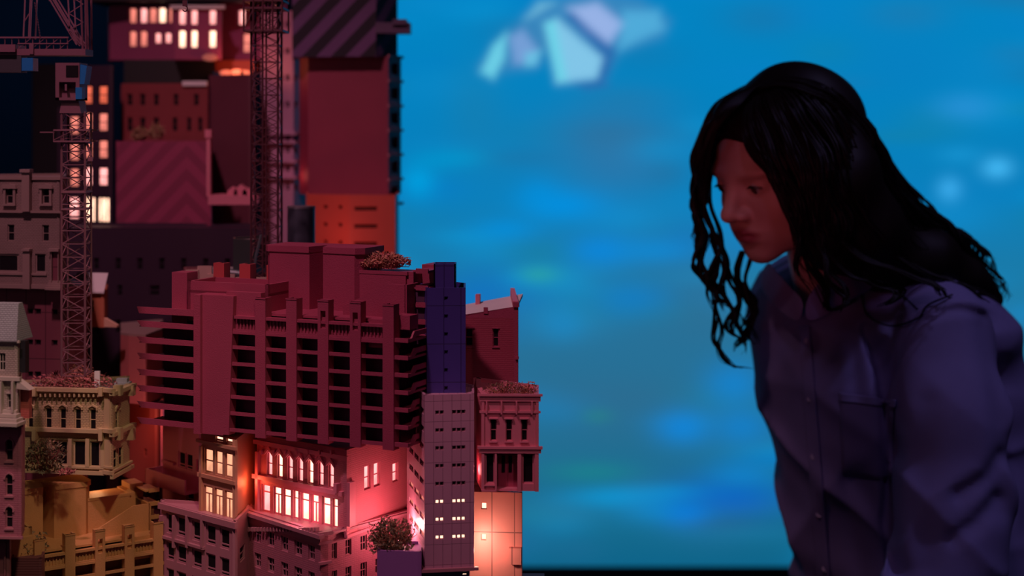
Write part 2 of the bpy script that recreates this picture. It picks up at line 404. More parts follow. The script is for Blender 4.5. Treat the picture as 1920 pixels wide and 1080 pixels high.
dr = MB(); f.vband(dr, 98, 99.5, 470, 527, .004); f.vband(dr, 111, 112.5, 470, 527, .004); f.band(dr, 105, 466, 471, .006, 94, 114)
dm = MB(); mm = MB(); mm.box(f.U(100), -.0012, f.Z(105, 527), f.U(111), 0, f.Z(105, 474)); f.frame_to(mm, dm)
st = MB()
for k in range(4): f.band(st, 105, 526+k*4, 530+k*4, .003+.003*k, 93, 122)
b.done(roofmat=GREY)
b.part(dr, 'porch', GREY); b.part(dm, 'door', PLUM); b.part(st, 'steps', GREY)
ch = MB(); f.vband(ch, 46, 60, 322, 396, .007); f.vband(ch, 43.5, 62.5, 317, 323, .009); b.part(ch, 'chimney', GREY)
ch = MB(); f.vband(ch, 47, 60, 467, 541, .006); f.vband(ch, 46, 61, 466, 470, .008); b.part(ch, 'pilaster', GREY)

# ---- plum block under it
b = Bld('panel_block', 'plum panelled model block with small square windows under the taupe townhouse', 'model building', [(-60, 1.85), (122, 1.83), (164, 1.88)], 541.5, 1.83, zbot=BASE, mat=PLUM, back=.12)
f = b.F[0]
for y in (585, 643, 703):
    f.row(85, y-6, y+5, [(51, 62), (65, 77), (97, 108)], style='none')
b.done()

# ---- little orange shed
b = Bld('orange_shed', 'small orange clapboard shed with a white roof, right of the crane mast', 'model building', [(140, 1.96), (195, 1.95), (200, 1.99)], 548, 1.95, ybot=614, mat=ORNG, back=.06, roof=False)
f = b.F[0]; f.row(170, 562, 585, [(166, 176)], style='double'); b.done()
m = MB(); z0 = f.Z(170, 549); z1 = f.Z(170, 516); mm = MB(); mm.hexa([(-.003, -.004, z0), (f.W+.002, -.004, z0), (f.W-.001, .012, z1), (-.003, .012, z1), (-.003, -.004, z0+.002), (f.W+.002, -.004, z0+.002), (f.W-.001, .012, z1+.002), (-.003, .012, z1+.002)]); f.frame_to(mm, m); b.part(m, 'roof', WHITE)
m = MB(); mm = MB(); mm.prism([(f.W, f.Z(195, 613)), (f.W+.017, f.Z(195, 613)), (f.W+.017, f.Z(195, 609)), (f.W, f.Z(195, 596))], .0, .006, 'y'); f.frame_to(mm, m); b.part(m, 'lean_to', paint('pale_peach', (.75, .45, .3)))

# ---- slate roofed house at the left edge
b = Bld('porch_house', 'grey slate-roofed model house with a shingled wall and white porch at the left frame edge', 'model building', [(-70, 1.57), (33, 1.56), (40, 1.60)], 640, 1.56, ybot=790, mat=CREMS if 0 else paint('ash_scale', (.42, .33, .29), .55, 'scale', .6), trim=paint('ash_paint', (.46, .38, .33)), back=.10, roof=False)
f = b.F[0]; tm = b.tm
f.row(5, 662, 695, [(-2, 10)], style='double'); f.row(19, 738, 765, [(14, 23), (-8, 2)], hood='flat')
f.band(tm, 20, 706, 713, .004); f.vband(tm, 26, 30, 714, 772, .006); f.vband(tm, 4, 8, 714, 772, .006)
for k, (y, o) in enumerate([(768, .004), (774, .009), (781, .014), (787, .019)]): f.band(tm, 20, y, y+6, o, x1=34+k*5)
f.band(tm, 20, 638, 642, .003)
b.done(trimname='cornice')
m = MB(); z0 = f.Z(20, 639); z1 = f.Z(20, 569); mm = MB(); mm.hexa([(0, -.004, z0), (f.W+.001, -.004, z0), (f.W+.001, .03, z0), (0, .03, z0), (0, .004, z1), (f.W-.001, .004, z1), (f.W-.001, .012, z1), (0, .012, z1)]); f.frame_to(mm, m); b.part(m, 'roof', SLAT)
m = MB(); mm = MB(); mm.prism([(f.W, f.Z(30, 728)), (f.W+.014, f.Z(30, 730)), (f.W+.001, f.Z(30, 712))], -.003, .008, 'y'); f.frame_to(mm, m); b.part(m, 'porch_roof', b.trim)
m = MB(); mm = MB(); mm.box(f.W, .006, f.Z(30, 786), f.W+.009, .012, f.Z(30, 730)); f.frame_to(mm, m); b.part(m, 'brick_pier', REDB)
m = MB(); mm = MB(); mm.box(f.W, .004, f.Z(30, 700), f.W+.006, .012, f.Z(30, 640)); f.frame_to(mm, m); b.part(m, 'drain_box', BLK)

# ---- arched window brick house below
b = Bld('arched_brick_house', 'plum brick model house with three stacked arched windows in the lower left corner', 'model building', [(-70, 1.565), (40, 1.56), (46, 1.59)], 795, 1.56, ybot=1009, mat=PLUB, trim=paint('dusty_rose', (.40, .15, .18)), back=.10)
f = b.F[0]
for y in (824, 889, 950): f.window(f.U(10.5), f.U(24), f.Z(17, y+40), f.Z(17, y), style='sash', hood='arch', fm=b.trim)
f.band(b.tm, 20, 795, 799, .003); f.band(b.tm, 20, 1005, 1010, .002); b.done()
b = Bld('pillar_block', 'dark rose pillar block under the arched brick house in the bottom left corner', 'model building', [(-70, 1.58), (18, 1.575), (21, 1.60)], 1009.5, 1.575, zbot=BASE, mat=paint('dark_rose', (.20, .07, .08)), back=.08); f = b.F[0]; f.vband(b.tm, 9, 12, 1015, 1100, .002); b.done()
b = Bld('plum_planter', 'plum wooden planter box at the bottom left, holding a dark shrub', 'planter', [(21, 1.64), (78, 1.64), (84, 1.66)], 1047, 1.64, zbot=BASE, mat=paint('plum_board', (.17, .05, .06), .55, 'board'), back=.07); b.done()
bush('shrub', 'dark shrub in the plum planter at the bottom left', 'plant', P(52, 1028, 1.68), .022, .022, .017, 500, [LEAFG, LEAFG2, TWIG], seed=11)

# ---- cream Italianate building
b = Bld('cream_townhouse', 'cream model townhouse with pedimented windows, columns and a corner turret', 'model building', [(40, 1.75), (196, 1.735), (209, 1.73), (243, 1.78)], 733, 1.73, ybot=890, mat=CREMS, trim=CREM, back=.055)
f, g, h = b.F; tm = b.tm
f.row(120, 766, 805, [(52, 62), (85, 97), (112, 124), (140, 152), (168, 180)], hood='peak')
f.row(130, 826, 874, [(96, 128)], style='none'); f.row(130, 826, 874, [(137, 161), (168, 187)], style='none')
h.row(225, 766, 804, [(217, 223)], hood='peak'); h.row(225, 838, 874, [(213, 221), (223, 231)])
for q in (f, g, h):
    q.band(tm, 220, 729, 736, .006); q.band(tm, 220, 736, 740, .003); q.band(tm, 220, 805, 812, .006); q.band(tm, 220, 812, 821, .002); q.band(tm, 220, 876, 880, .003); q.band(tm, 220, 884, 891, .004)
for x in (129.5, 162, 190): f.vband(tm, x, x+7, 822, 876, .003)
for x in (66, 190): f.vband(tm, x, x+7, 725, 741, .0085); f.vband(tm, x, x+7, 802, 824, .0085)
for x in (212, 236): h.vband(tm, x, x+5, 722, 741, .0085); h.vband(tm, x, x+5, 802, 824, .0085)
g.vband(tm, 197, 208, 728, 890, .002)
for x in range(60, 190, 9): f.vband(tm, x, x+3, 737, 743, .005)
b.done(trimname='cornice', roofmat=paint('roof_grey', (.2, .16, .16)))
bush('heather_bush', 'pink dried heather spread over the flat roof of the cream townhouse', 'plant', P(135, 722, 1.775), .048, .022, .015, 1500, [LEAFR, LEAFR2, TWIG], twigs=60, seed=3)
bush('heather_bush', 'pink dried heather mound on the cream townhouse roof, directly under the crane mast', 'plant', P(150, 712, 1.78), .018, .018, .016, 700, [LEAFR, LEAFR2, TWIG], twigs=30, seed=5)
m = MB(); q = P(182, 720, 1.765); m.box(q.x-.003, q.y, q.z-.012, q.x+.003, q.y+.003, q.z+.014); tag(m.build('roof_post', WHITE), 'short white post rising from the heather on the cream townhouse roof', 'post')
m = MB(); q = P(233, 716, 1.785); m.box(q.x-.010, q.y-.006, q.z-.010, q.x+.007, q.y+.006, q.z); m.box(q.x-.008, q.y-.004, q.z, q.x+.004, q.y+.004, q.z+.004); tag(m.build('roof_vent', paint('vent_grey', (.3, .32, .33))), 'small grey roof vent at the right corner of the cream townhouse', 'vent')

# ---- dark pieces between cream house and crimson hotel
b = Bld('rose_block', 'plain rose block with a thin grey lid, behind the balcony ends of the crimson tower', 'model building', [(226, 1.98), (241, 1.97), (273, 1.96), (305, 2.02)], 630, 1.97, ybot=756, mat=paint('rose_plain', (.42, .12, .12)), back=.10, roof=False)
m = MB(); m.prism([tuple(p) for p in b.foot], b.z1, b.z1+.003); b.done(); b.part(m, 'lid', GREY)
b = Bld('red_clapboard_house', 'dark red clapboard house right of the cream townhouse', 'model building', [(228, 2.02), (245, 2.00), (295, 1.96), (306, 2.0)], 757, 1.98, ybot=905, mat=RED, back=.10); f = b.F[1]
f.row(272, 841, 856, [(270, 275)]); b.done()
b = Bld('dark_tenement', 'very dark plum tenement below the red clapboard house', 'model building', [(200, 2.06), (240, 2.04), (310, 1.98)], 898, 2.0, zbot=BASE, mat=paint('dark_plum', (.10, .02, .03)), back=.03); f = b.F[1]
f.row(270, 912, 945, [(252, 262), (272, 282), (290, 298)]); f.row(270, 975, 1010, [(252, 262), (272, 282), (290, 298)]); b.done()
b = Bld('navy_block', 'dark navy block in the gap behind the orange shed and rose block', 'model building', [(160, 2.16), (250, 2.15)], 612, 2.15, ybot=740, mat=paint('navy_paint', (.010, .010, .03)), back=.06); b.done()

# ---- pink house with balcony
b = Bld('pink_balcony_house', 'pink model house with a wide balcony, under the left end of the crimson tower', 'model building', [(305, 1.86), (378, 1.80)], 800, 1.82, ybot=960, mat=PINK, back=.09); f = b.F[0]
f.row(350, 849, 880, [(334, 347), (348, 361)], style='sill3'); f.row(370, 861, 883, [(368, 373)], style='none')
f.row(355, 922, 950, [(349, 363)], style='sash'); b.done()
m = MB(); mm = MB(); mm.box(f.U(303), -.022, f.Z(350, 912), f.W, 0, f.Z(350, 914.5)); mm.box(f.U(303), -.022, f.Z(350, 913), f.W, -.020, f.Z(350, 887)); mm.box(f.U(303), -.022, f.Z(350, 913), f.U(303)+.002, 0, f.Z(350, 887)); mm.box(f.U(308), -.004, f.Z(350, 878), f.U(330), 0, f.Z(350, 873)); f.frame_to(mm, m); b.part(m, 'balcony', PINK)
# ---- peach building with warm windows
WARMW = paint('tan_paint', (.55, .24, .16), .5)
b = Bld('tan_shop_house', 'tan model shop house with warm lit windows and a glowing orange side wall', 'model building', [(377, 1.722), (441, 1.682), (490, 1.79)], 822, 1.69, zbot=BASE, mat=WARMW, back=.06); f, g = b.F; tm = b.tm
f.row(410, 845, 891, [(383, 399), (403.5, 417), (421.5, 436)], lit=[LIT_W], style='sash'); f.row(410, 916, 968, [(382, 398), (402, 417), (421, 436)], lit=[LIT_W], style='shop2')
f.row(410, 818, 829, [(404, 418), (424, 438)], lit=[LIT_H], style='none')
f.band(tm, 410, 894, 901, .003); f.band(tm, 410, 830, 836, .004); f.vband(tm, 377, 381, 836, 975, .003); b.done(trimname='cornice')
# ---- mauve loft building lower centre-left
b = Bld('mauve_loft_building', 'mauve model loft building with a grid of large dark windows, bottom left of centre', 'model building', [(303, 1.745), (441, 1.66), (467, 1.72)], 965, 1.69, zbot=BASE, mat=MAUV, back=.016, t=.003); f, g = b.F; tm = b.tm
cols = [(311, 326), (332, 350), (358, 367), (387, 404), (414, 430)]
cols = [(312, 326), (331, 349), (360, 378), (386, 404), (412, 430)]
f.row(380, 980, 1018, cols, style='sill3'); f.row(380, 1034, 1069, cols, style='sill3'); f.row(380, 1085, 1120, cols, style='sill3')
f.band(tm, 380, 963, 974, .003); f.band(tm, 380, 1024, 1029, .003, x1=385)
for x in (303, 327, 352, 380): f.vband(tm, x, x+3.5, 966, 1026, .0035)
g.row(454, 1024, 1052, [(450, 459)]); b.done()

# ---- lit victorian corner building under the crimson tower
b = Bld('lit_corner_building', 'pink brick corner building with glowing arched windows, beneath the crimson tower', 'model building', [(482, 1.73), (650, 1.645), (770, 1.745)], 838, 1.66, ybot=1003, mat=PINKB, trim=PINK, back=.08, t=.0045)
f, g = b.F; tm = b.tm
cols = [(500+i*19.2, 510.5+i*19.2) for i in range(7)]
f.row(560, 857, 903, cols, lit=[LIT_P, LIT_H, LIT_P], style='sash', hood='archplain')
for i, (a, c) in enumerate(cols):
    mm = MB(); r = (f.U(c)-f.U(a))/2; uc = f.U((a+c)/2); zt = f.Z(560, 857)
    mm.prism([(uc-r*1.5, zt-r*.9), (uc, zt+r*.5), (uc+r*1.5, zt-r*.9), (uc+r*1.5, zt-r*.3), (uc, zt+r*1.5), (uc-r*1.5, zt-r*.3)], -.002, 0, 'y'); f.frame_to(mm, tm)
z = [(490, 506, 'shop'), (512, 527, 'shop2'), (530, 545, 'shop'), (549, 559, 'shop'), (563, 579, 'shop'), (583, 597, 'shop2'), (603, 619, 'shop'), (623, 633, 'shop')]
for a, c, stl in z: f.window(f.U(a), f.U(c), f.Z(560, 974), f.Z(560, 921), LIT_H if a > 500 else LIT_P, style=stl)
f.band(tm, 560, 904, 912, .004, x1=646); f.band(tm, 560, 838, 846, .003); f.band(tm, 560, 976, 981, .003)
f.vband(tm, 483, 488, 846, 978, .004)
for x in range(492, 640, 22): f.vband(tm, x, x+3, 843, 851, .0045)
f.vband(tm, 634, 640, 905, 922, .007)
g.row(700, 869, 914, [(683, 695), (701, 713)], lit=[LIT_P], style='sash'); g.row(740, 868, 904, [(736, 747)], lit=[LIT_P], style='sash')
g.band(tm, 660, 998, 1003, .004); g.vband(tm, 650, 661, 903, 985, .004)
b.done(trimname='cornice')
# ---- building below
b = Bld('mauve_corner_building', 'mauve brick corner building with sash windows and dentil cornice at the bottom centre', 'model building', [(466, 1.72), (601, 1.625), (615, 1.63), (770, 1.72)], 998, 1.625, zbot=BASE, mat=MAUB, trim=MAUV, back=.14, t=.004)
f, c_, g = b.F; tm = b.tm
cols = [(477, 489), (501, 514), (527, 540), (552, 566), (578, 590)]
for y0 in (1008, 1057): f.row(540, y0, y0+28, cols, style='double')
f.band(tm, 540, 981, 988, .006); f.band(tm, 540, 988, 1002, .002)
for i in range(22): f.vband(tm, 470+i*6, 472.6+i*6, 988, 995, .0045)
for y0 in (1020, 1072): g.row(620, y0, y0+30, [(622, 632), (648, 659), (676, 688), (704, 716), (732, 744)], style='double')
g.band(tm, 620, 997, 1001, .003); c_.band(tm, 608, 996, 1003, .004)
for y in (1014, 1052): c_.band(tm, 608, y, y+5, .003)
b.done(trimname='cornice')
# ---- purple planter with bush
b = Bld('purple_planter', 'smooth purple planter box holding a green bush at bottom centre', 'planter', [(708, 1.60), (790, 1.595)], 1032, 1.60, zbot=BASE, mat=PURP, back=.042); b.done()
bush('green_bush', 'bushy dark green plant in the purple planter below the glowing pink wall', 'plant', P(733, 1008, 1.615), .024, .017, .020, 2000, [LEAFG, LEAFG2, LEAFT], leaf=.0019, twigs=50, seed=21)
# ---- tall panelled tower
b = Bld('panelled_tower', 'tall mauve panelled tower with rows of tiny windows, lit on the lower floors', 'model building', [(763, 1.70), (796, 1.60), (889, 1.608)], 741, 1.60, ybot=1068, mat=GRID, trim=MAUV, back=.055, t=.0025)
g, f = b.F; tm = b.tm
for k in range(8):
    y = 769+k*33.4; l = LIT_H if k > 4 else None
    f.row(845, y, y+7.5, [(816, 823.5), (824.5, 832)], lit=l, style='none'); f.row(845, y, y+7.5, [(847.5, 855.5), (856.5, 864), (865, 872.5)], lit=l, style='none')
    g.row(796, y-1, y+10, [(767, 775), (777, 785), (787, 794.5)], lit=LIT_S if k > 4 else None, style='n3' if k < 5 else 'none')
f.band(tm, 845, 1064, 1070, .004); g.band(tm, 796, 1064, 1070, .002)
b.done(trimname='plinth')
bb = b
b = Bld('purple_block', 'dark purple base block directly under the mauve panelled tower', 'model building', [(790, 1.606), (796, 1.603), (880, 1.61)], 1068.5, 1.606, zbot=BASE, mat=paint('deep_purple', (.12, .05, .2)), back=.05); b.F[1].window(b.F[1].U(867), b.F[1].U(876), b.F[1].Z(870, 1079), b.F[1].Z(870, 1071), LIT_H, style='none'); b.done()
# ---- indigo tower
b = Bld('indigo_tower', 'slim indigo tower with a square chimney and one column of small windows', 'model building', [(786, 1.685), (800, 1.63), (873, 1.632)], 540, 1.63, ybot=741, mat=INDI, back=.05, t=.002, para=.012)
g, f = b.F
for k in range(6): y = 556+k*33.6; f.row(836, y, y+7, [(833, 840)], style='none')
b.done()
m = MB(); q0 = P(814, 493, 1.66); q1 = P(855, 493, 1.66); zb = b.z1-.014; zt = q0.z; t = .0015
for a in [(q0.x, 1.65, q1.x, 1.65+t), (q0.x, 1.672-t, q1.x, 1.672), (q0.x, 1.65, q0.x+t, 1.672), (q1.x-t, 1.65, q1.x, 1.672)]: m.box(a[0], a[1], zb, a[2], a[3], zt)
b.part(m, 'chimney', INDI)
# ---- crimson brick house right of indigo tower
b = Bld('sloped_roof_house', 'crimson brick house with a sloping white roof, right of the indigo tower', 'model building', [(835, 1.75), (970, 1.74)], 597, 1.74, ybot=760, mat=MAR, trim=CRIM, back=.10, roof=False)
f = b.F[0]; tm = b.tm
f.row(930, 616, 650, [(872, 887), (924, 935)], hood='flat')
mm = MB(); mm.prism([(f.U(835), f.Z(920, 597)), (f.W, f.Z(965, 597)), (f.W, f.Z(965, 574)), (f.U(835), f.Z(850, 601))], 0, .003, 'y'); f.frame_to(mm, tm)
f.vband(tm, 964, 972, 566, 752, .003); f.vband(tm, 963, 974, 566, 575, .005); f.vband(tm, 907, 915, 576, 588, .001); f.vband(tm, 967, 973, 668, 673, .005)
b.done(trimname='gable')
m = MB(); mm = MB(); zl = f.Z(850, 599); zr = f.Z(965, 575); mm.hexa([(f.U(836), .003, zl-.003), (f.W-.001, .003, zr-.003), (f.W-.003, .075, zr+.003), (f.U(836), .075, zl+.003), (f.U(836), .003, zl), (f.W-.001, .003, zr), (f.W-.003, .075, zr+.006), (f.U(836), .075, zl+.006)]); f.frame_to(mm, m); b.part(m, 'roof', WHITE)
m = MB(); mm = MB(); mm.hexa([(f.W-.005, .0, zr), (f.W+.001, .0, zr), (f.W-.013, .080, zr), (f.W-.018, .080, zr), (f.W-.005, .0, zr+.006), (f.W+.001, .0, zr+.006), (f.W-.013, .080, zr+.012), (f.W-.018, .080, zr+.012)]); mm.box(f.U(876), .06, zl, f.U(884), .07, zr+.006); f.frame_to(mm, m); b.part(m, 'parapet', PINK)
# ---- pink shopfront
b = Bld('pink_shopfront', 'bright pink shopfront with three bracketed windows and double doors, beside the panelled tower', 'model building', [(893, 1.66), (903, 1.612), (1010, 1.61)], 740, 1.61, ybot=921, mat=PINK, back=.06, t=.005)
g, f = b.F; tm = b.tm
f.row(950, 786, 827, [(919, 931), (948, 960), (977, 989)], hood='drip')
f.hole(f.U(909), f.U(927), f.Z(940, 907), f.Z(940, 850)); f.hole(f.U(979), f.U(1001), f.Z(940, 907), f.Z(940, 850)); f.hole(f.U(932), f.U(970), f.Z(940, 920), f.Z(940, 849))
for a, c in ((909, 927), (979, 1001)): f.window(f.U(a), f.U(c), f.Z(940, 907), f.Z(940, 850), style='none', hole=False)
f.band(tm, 950, 738, 742, .004); f.band(tm, 950, 742, 752, .002); f.band(tm, 950, 770, 774, .002); f.band(tm, 950, 836, 841, .004); f.band(tm, 950, 841, 849, .0025)
for a, c in ((903, 908), (928, 931.5), (970.5, 977), (1003, 1010)): f.vband(tm, a, c, 849, 921, .002)
for x in (903, 1005): f.vband(tm, x, x+5, 752, 836, .0015)
for x in (911, 939, 967, 996): f.vband(tm, x, x+3, 752, 776, .003)
f.band(tm, 950, 909, 911, .0025, 908, 928); f.band(tm, 950, 918, 921, .003, 903, 930)
mm = MB(); mm.box(f.U(911), -.001, f.Z(940, 917), f.U(925), 0, f.Z(940, 912)); f.frame_to(mm, tm)
b.done(trimname='cornice')
m = MB(); mm = MB()
for a, c in ((933, 951), (951.5, 969)): mm.box(f.U(a), .012, f.Z(940, 920), f.U(c), .014, f.Z(940, 852))
f.frame_to(mm, m); dd = b.part(m, 'door', paint('crimson_door', (.42, .06, .12)))
m = MB(); mm = MB()
for a, c in ((940, 946), (953, 959)): mm.box(f.U(a), .0112, f.Z(940, 890), f.U(c), .012, f.Z(940, 859))
f.frame_to(mm, m); o = m.build('door_pane', DARK, dd, b.loc)
bush('roof_shrub', 'dark red moss shrub on the roof of the pink shopfront', 'plant', P(955, 735, 1.635), .025, .014, .011, 900, [LEAFR2, LEAFG, LEAFT], leaf=.0016, twigs=40, seed=31)
bush('roof_shrub', 'small orange-tipped shrub on the right end of the pink shopfront roof', 'plant', P(996, 735, 1.628), .008, .008, .010, 160, [LEAFT, LEAFR, TWIG], leaf=.002, twigs=16, seed=33)
# ---- peach block under the shopfront
b = Bld('peach_block', 'peach panelled block with two lit square windows, below the pink shopfront', 'model building', [(880, 1.685), (979, 1.68)], 924, 1.68, zbot=BASE, mat=PEAC, back=.05); f = b.F[0]
f.window(f.U(902), f.U(913), f.Z(908, 955), f.Z(908, 942), LIT_H, style='none'); f.window(f.U(902), f.U(912), f.Z(908, 1013), f.Z(908, 1001), LIT_H, style='none')
f.vband(b.tm, 955, 978, 1025, 1056, .006); b.done(trimname='bay')
b = Bld('maroon_infill_block', 'plain maroon infill wall between the sloped roof house and the peach block', 'model building', [(868, 1.77), (958, 1.765)], 762, 1.765, zbot=BASE, mat=PEAC, back=.05); b.done()

# ------------------------------------------------------------------ brutalist hotel (two of them)
def brutal(name, label, corner, yaw, sc, mat, ztop_cut=None):
    """local frame: origin at the right front corner, -x to the left along the front, +y inward"""
    root = empty(name, corner, label, 'model building', None, yaw); root.scale = (sc, sc, sc)
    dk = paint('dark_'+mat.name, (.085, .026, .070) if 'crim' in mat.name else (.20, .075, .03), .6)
    def mk(m, n, mm=None): return m.build(n, mm or mat, root)
    L = .0174
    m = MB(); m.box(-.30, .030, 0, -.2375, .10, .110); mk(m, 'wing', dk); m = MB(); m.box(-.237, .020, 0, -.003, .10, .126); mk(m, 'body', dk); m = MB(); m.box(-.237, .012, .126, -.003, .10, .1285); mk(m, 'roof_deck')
    fz = [.146, .147, .147, .147, .146]
    for i in range(5):
        x1 = -.0377*(4-i); x0 = x1-.0125; H = fz[i]; m = MB()
        if i in (2, 3):
            mx = (x0+x1)/2
            m.box(x0, 0, 0, x1, .011, .118); m.box(x0, 0, .136, x1, .011, H); m.box(x0, 0, .118, mx-.003, .011, .136); m.box(mx+.003, 0, .118, x1, .011, .136); m.box(mx-.003, .003, .118, mx+.003, .011, .129)
        else: m.box(x0, 0, 0, x1, .0025, H); m.box(x0, .0025, 0, x0+.002, .012, H); m.box(x1-.002, .0025, 0, x1, .012, H)
        m.box(x0-.0004, -.0006, H-.0015, x1+.0004, .003, H); mk(m, 'pier', mat)
    for k in range(7):
        z = .005+L*k; m = MB()
        m.box(-.205, .002, z-.0015, -.0005, .021, z-.0007); m.box(-.205, .0015, z-.0015, -.0005, .0028, z+.0022); mk(m, 'floor_slab')
        m = MB(); m.box(-.310, -.001, z-.001, -.237, .040, z-.0002)
        m.prism([(-.312, z+.0055), (-.306, z-.001), (-.237, z-.001), (-.237, z+.0045)], -.0025, -.001, 'y'); mk(m, 'balcony')
        # side balconies with cranked parapet
        m = MB(); m.box(.0, .004, z-.001, .015, .072, z+.001)
        m.prism([(.002, z-.001), (.002, z+.0025), (.010, z+.0025), (.016, z+.009), (.072, z+.009), (.072, z+.004), (.020, z+.004), (.012, z-.001)], .0135, .0155, 'x')
        m.prism([(.0, z-.001), (.0155, z-.001), (.0155, z+.003), (.0, z+.003)], .0015, .004, 'y'); mk(m, 'balcony')
    m = MB(); z = .005+L*7-.003; m.box(-.310, -.001, z-.001, -.237, .040, z-.0002); m.prism([(-.312, z+.006), (-.309, z-.001), (-.237, z-.001), (-.237, z+.006)], -.0025, -.001, 'y'); mk(m, 'balcony')
    m = MB()   # ribbed upper storey between piers and its rails
    m.box(-.190, .006, .109, -.003, .012, .124)
    for i in range(46): x = -.189+i*.0041; m.box(x, .0045, .110, x+.0014, .006, .123)
    mk(m, 'ribbed_panel')
    m = MB(); m.box(-.190, .001, .1225, -.0125, .007, .1255); m.box(-.205, .001, .1065, -.0005, .007, .1095); mk(m, 'rail')
    m = MB(); m.box(-.2375, -.004, -.001, -.229, .030, .146); m.box(-.229, .0, -.001, -.203, .030, .146); m.box(-.203, .006, .110, -.16, .014, .150)
    m.prism([(-.203, .0, ), (-.203, .146), (-.190, .146), (-.196, .0)], .0, .012, 'y'); mk(m, 'stair_wall')
    m = MB()   # roof storey left, with open top
    for a in [(-.262, .02, -.160, .024), (-.262, .02, -.258, .07), (-.262, .066, -.16, .07), (-.164, .02, -.160, .07)]: m.box(a[0], a[1], .115, a[2], a[3], .1575)
    m.box(-.262, .02, .145, -.16, .07, .148); m.box(-.29, .03, .08, -.270, .05, .165); mk(m, 'roof_storey')
    for x in (-.262, -.228, -.193):
        m = MB(); m.box(x, .068, .15, x+.014, .071, .173); m.box(x, .071, .15, x+.003, .08, .173); m.box(x+.011, .071, .15, x+.014, .08, .173); mk(m, 'chimney', paint('red_'+mat.name, (.5, .06, .07) if 'crim' in mat.name else (.6, .28, .09)))
    m = MB()   # lift core, chevron plan with flat cap
    plan = [(-.190, .066), (-.184, .060), (-.134, .060), (-.128, .088), (-.119, .063), (-.079, .060), (-.072, .068), (-.072, .108), (-.190, .108)]
    m.prism(plan, .10, .189, 'z'); mk(m, 'core')
    m = MB(); cx, cy = -.131, .084
    m.prism([(cx+(x-cx)*1.03, cy+(y-cy)*1.05) for x, y in plan], .189, .1955, 'z'); mk(m, 'core_cap')
    m = MB()   # ramped parapet right of the core
    m.prism([(-.078, .11), (-.078, .137), (-.026, .1625), (-.004, .1625), (-.004, .11)], .034, .037, 'y'); m.box(-.006, .034, .12, -.003, .06, .1625)
    m.box(-.004, .012, .12, .012, .03, .134); m.box(-.035, .012, .10, -.003, .05, .126); mk(m, 'ramp_parapet')
    m = MB(); m.box(-.075, .064, .12, -.020, .110, .1705); m.box(-.0755, .0635, .169, -.018, .066, .1725); m.box(-.020, .066, .12, -.012, .110, .1725); mk(m, 'roof_box')
    m = MB(); m.box(-.012, .085, .06, .006, .115, .179); mk(m, 'rear_tower')
    for k in range(4):
        z = .122+k*.0174; m = MB(); m.box(-.004, .05, z, .014, .085, z+.002); m.box(.0, .048, z-.001, .014, .05, z+.004); mk(m, 'rear_balcony')
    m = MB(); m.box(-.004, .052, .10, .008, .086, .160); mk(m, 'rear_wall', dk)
    return root
c = P(738, 845, 1.60)
r1 = brutal('crimson_hotel', 'crimson concrete model hotel with vertical piers, floor slabs and a windowless core', c, math.radians(-24), 1.0, CRIM)
r1.rotation_euler = Matrix.Rotation(math.radians(1.15), 3, 'Y').to_euler() if 0 else (0, 0, math.radians(-24))
c2 = P(306, 978, 1.74); c2.z -= .146*.86
r2 = brutal('ochre_hotel', 'ochre concrete model hotel with vertical piers, at the bottom left below the cream townhouse', c2, math.radians(34), .86, OCHR)
bush('straw_bush', 'tangle of rust-coloured dried straw on the roof box of the crimson hotel', 'plant', P(718, 490, 1.70), .028, .014, .010, 1200, [LEAFT, LEAFR, TWIG], leaf=.0022, twigs=130, seed=41)

bush('leafy_bush', 'round dark leafy bush standing on the ochre hotel core beside the arched brick house', 'plant', P(84, 858, 1.70), .021, .018, .020, 900, [LEAFG, LEAFG2, LEAFR2], leaf=.0022, twigs=60, seed=61)
bush('moss_patch', 'little pink moss patch at the right foot of the round leafy bush', 'plant', P(124, 884, 1.69), .010, .006, .003, 160, [LEAFR, LEAFR2, TWIG], leaf=.0015, twigs=6, seed=62)
bush('terrace_plant', 'silvery terrace plant behind the ochre piers, leftmost one', 'plant', P(166, 1000, 1.765), .014, .008, .014, 330, [LEAFG2, LEAFG, LEAFT], leaf=.0016, twigs=60, group='terrace plants behind the ochre piers', seed=63)
bush('terrace_plant', 'silvery terrace plant behind the ochre piers, between the two pierced piers', 'plant', P(218, 1000, 1.785), .017, .008, .015, 400, [LEAFG2, LEAFG, LEAFT], leaf=.0016, twigs=60, group='terrace plants behind the ochre piers', seed=64)
bush('terrace_plant', 'small silvery terrace plant behind the ochre piers, rightmost one', 'plant', P(262, 1000, 1.80), .008, .006, .010, 150, [LEAFG2, LEAFG, LEAFT], leaf=.0016, twigs=26, group='terrace plants behind the ochre piers', seed=65)
# ------------------------------------------------------------------ cranes
def lattice(m, cx, cy, z0, z1, wd, n, r=.0009, rd=.0006, skip=()):
    h = wd/2; cs = [(-h, -h), (h, -h), (h, h), (-h, h)]
    for a in cs: m.bar((cx+a[0], cy+a[1], z0), (cx+a[0], cy+a[1], z1), r)
    for k in range(n):
        za = z0+(z1-z0)*k/n; zb = z0+(z1-z0)*(k+1)/n
        for i in range(4):
            p = cs[i]; q = cs[(i+1) % 4]
            m.bar((cx+p[0], cy+p[1], za), (cx+q[0], cy+q[1], za), rd)
            if k % 2: p, q = q, p
            m.bar((cx+p[0], cy+p[1], za), (cx+q[0], cy+q[1], zb), rd)
D = 1.60; u = D/FP
X = lambda px: (px-960)*u
Z = lambda py: CZ-(py-Y0)*u
cx = X(139)
cr = empty('tower_crane', (cx, D+.012, Z(705)), 'mauve lattice tower crane with a blue cab window, in front of the lit dark tower', 'crane')
off = cr.location
m = MB(); lattice(m, cx-.001, D+.012, Z(705), Z(210), 44*u, 20, .0011, .0006)
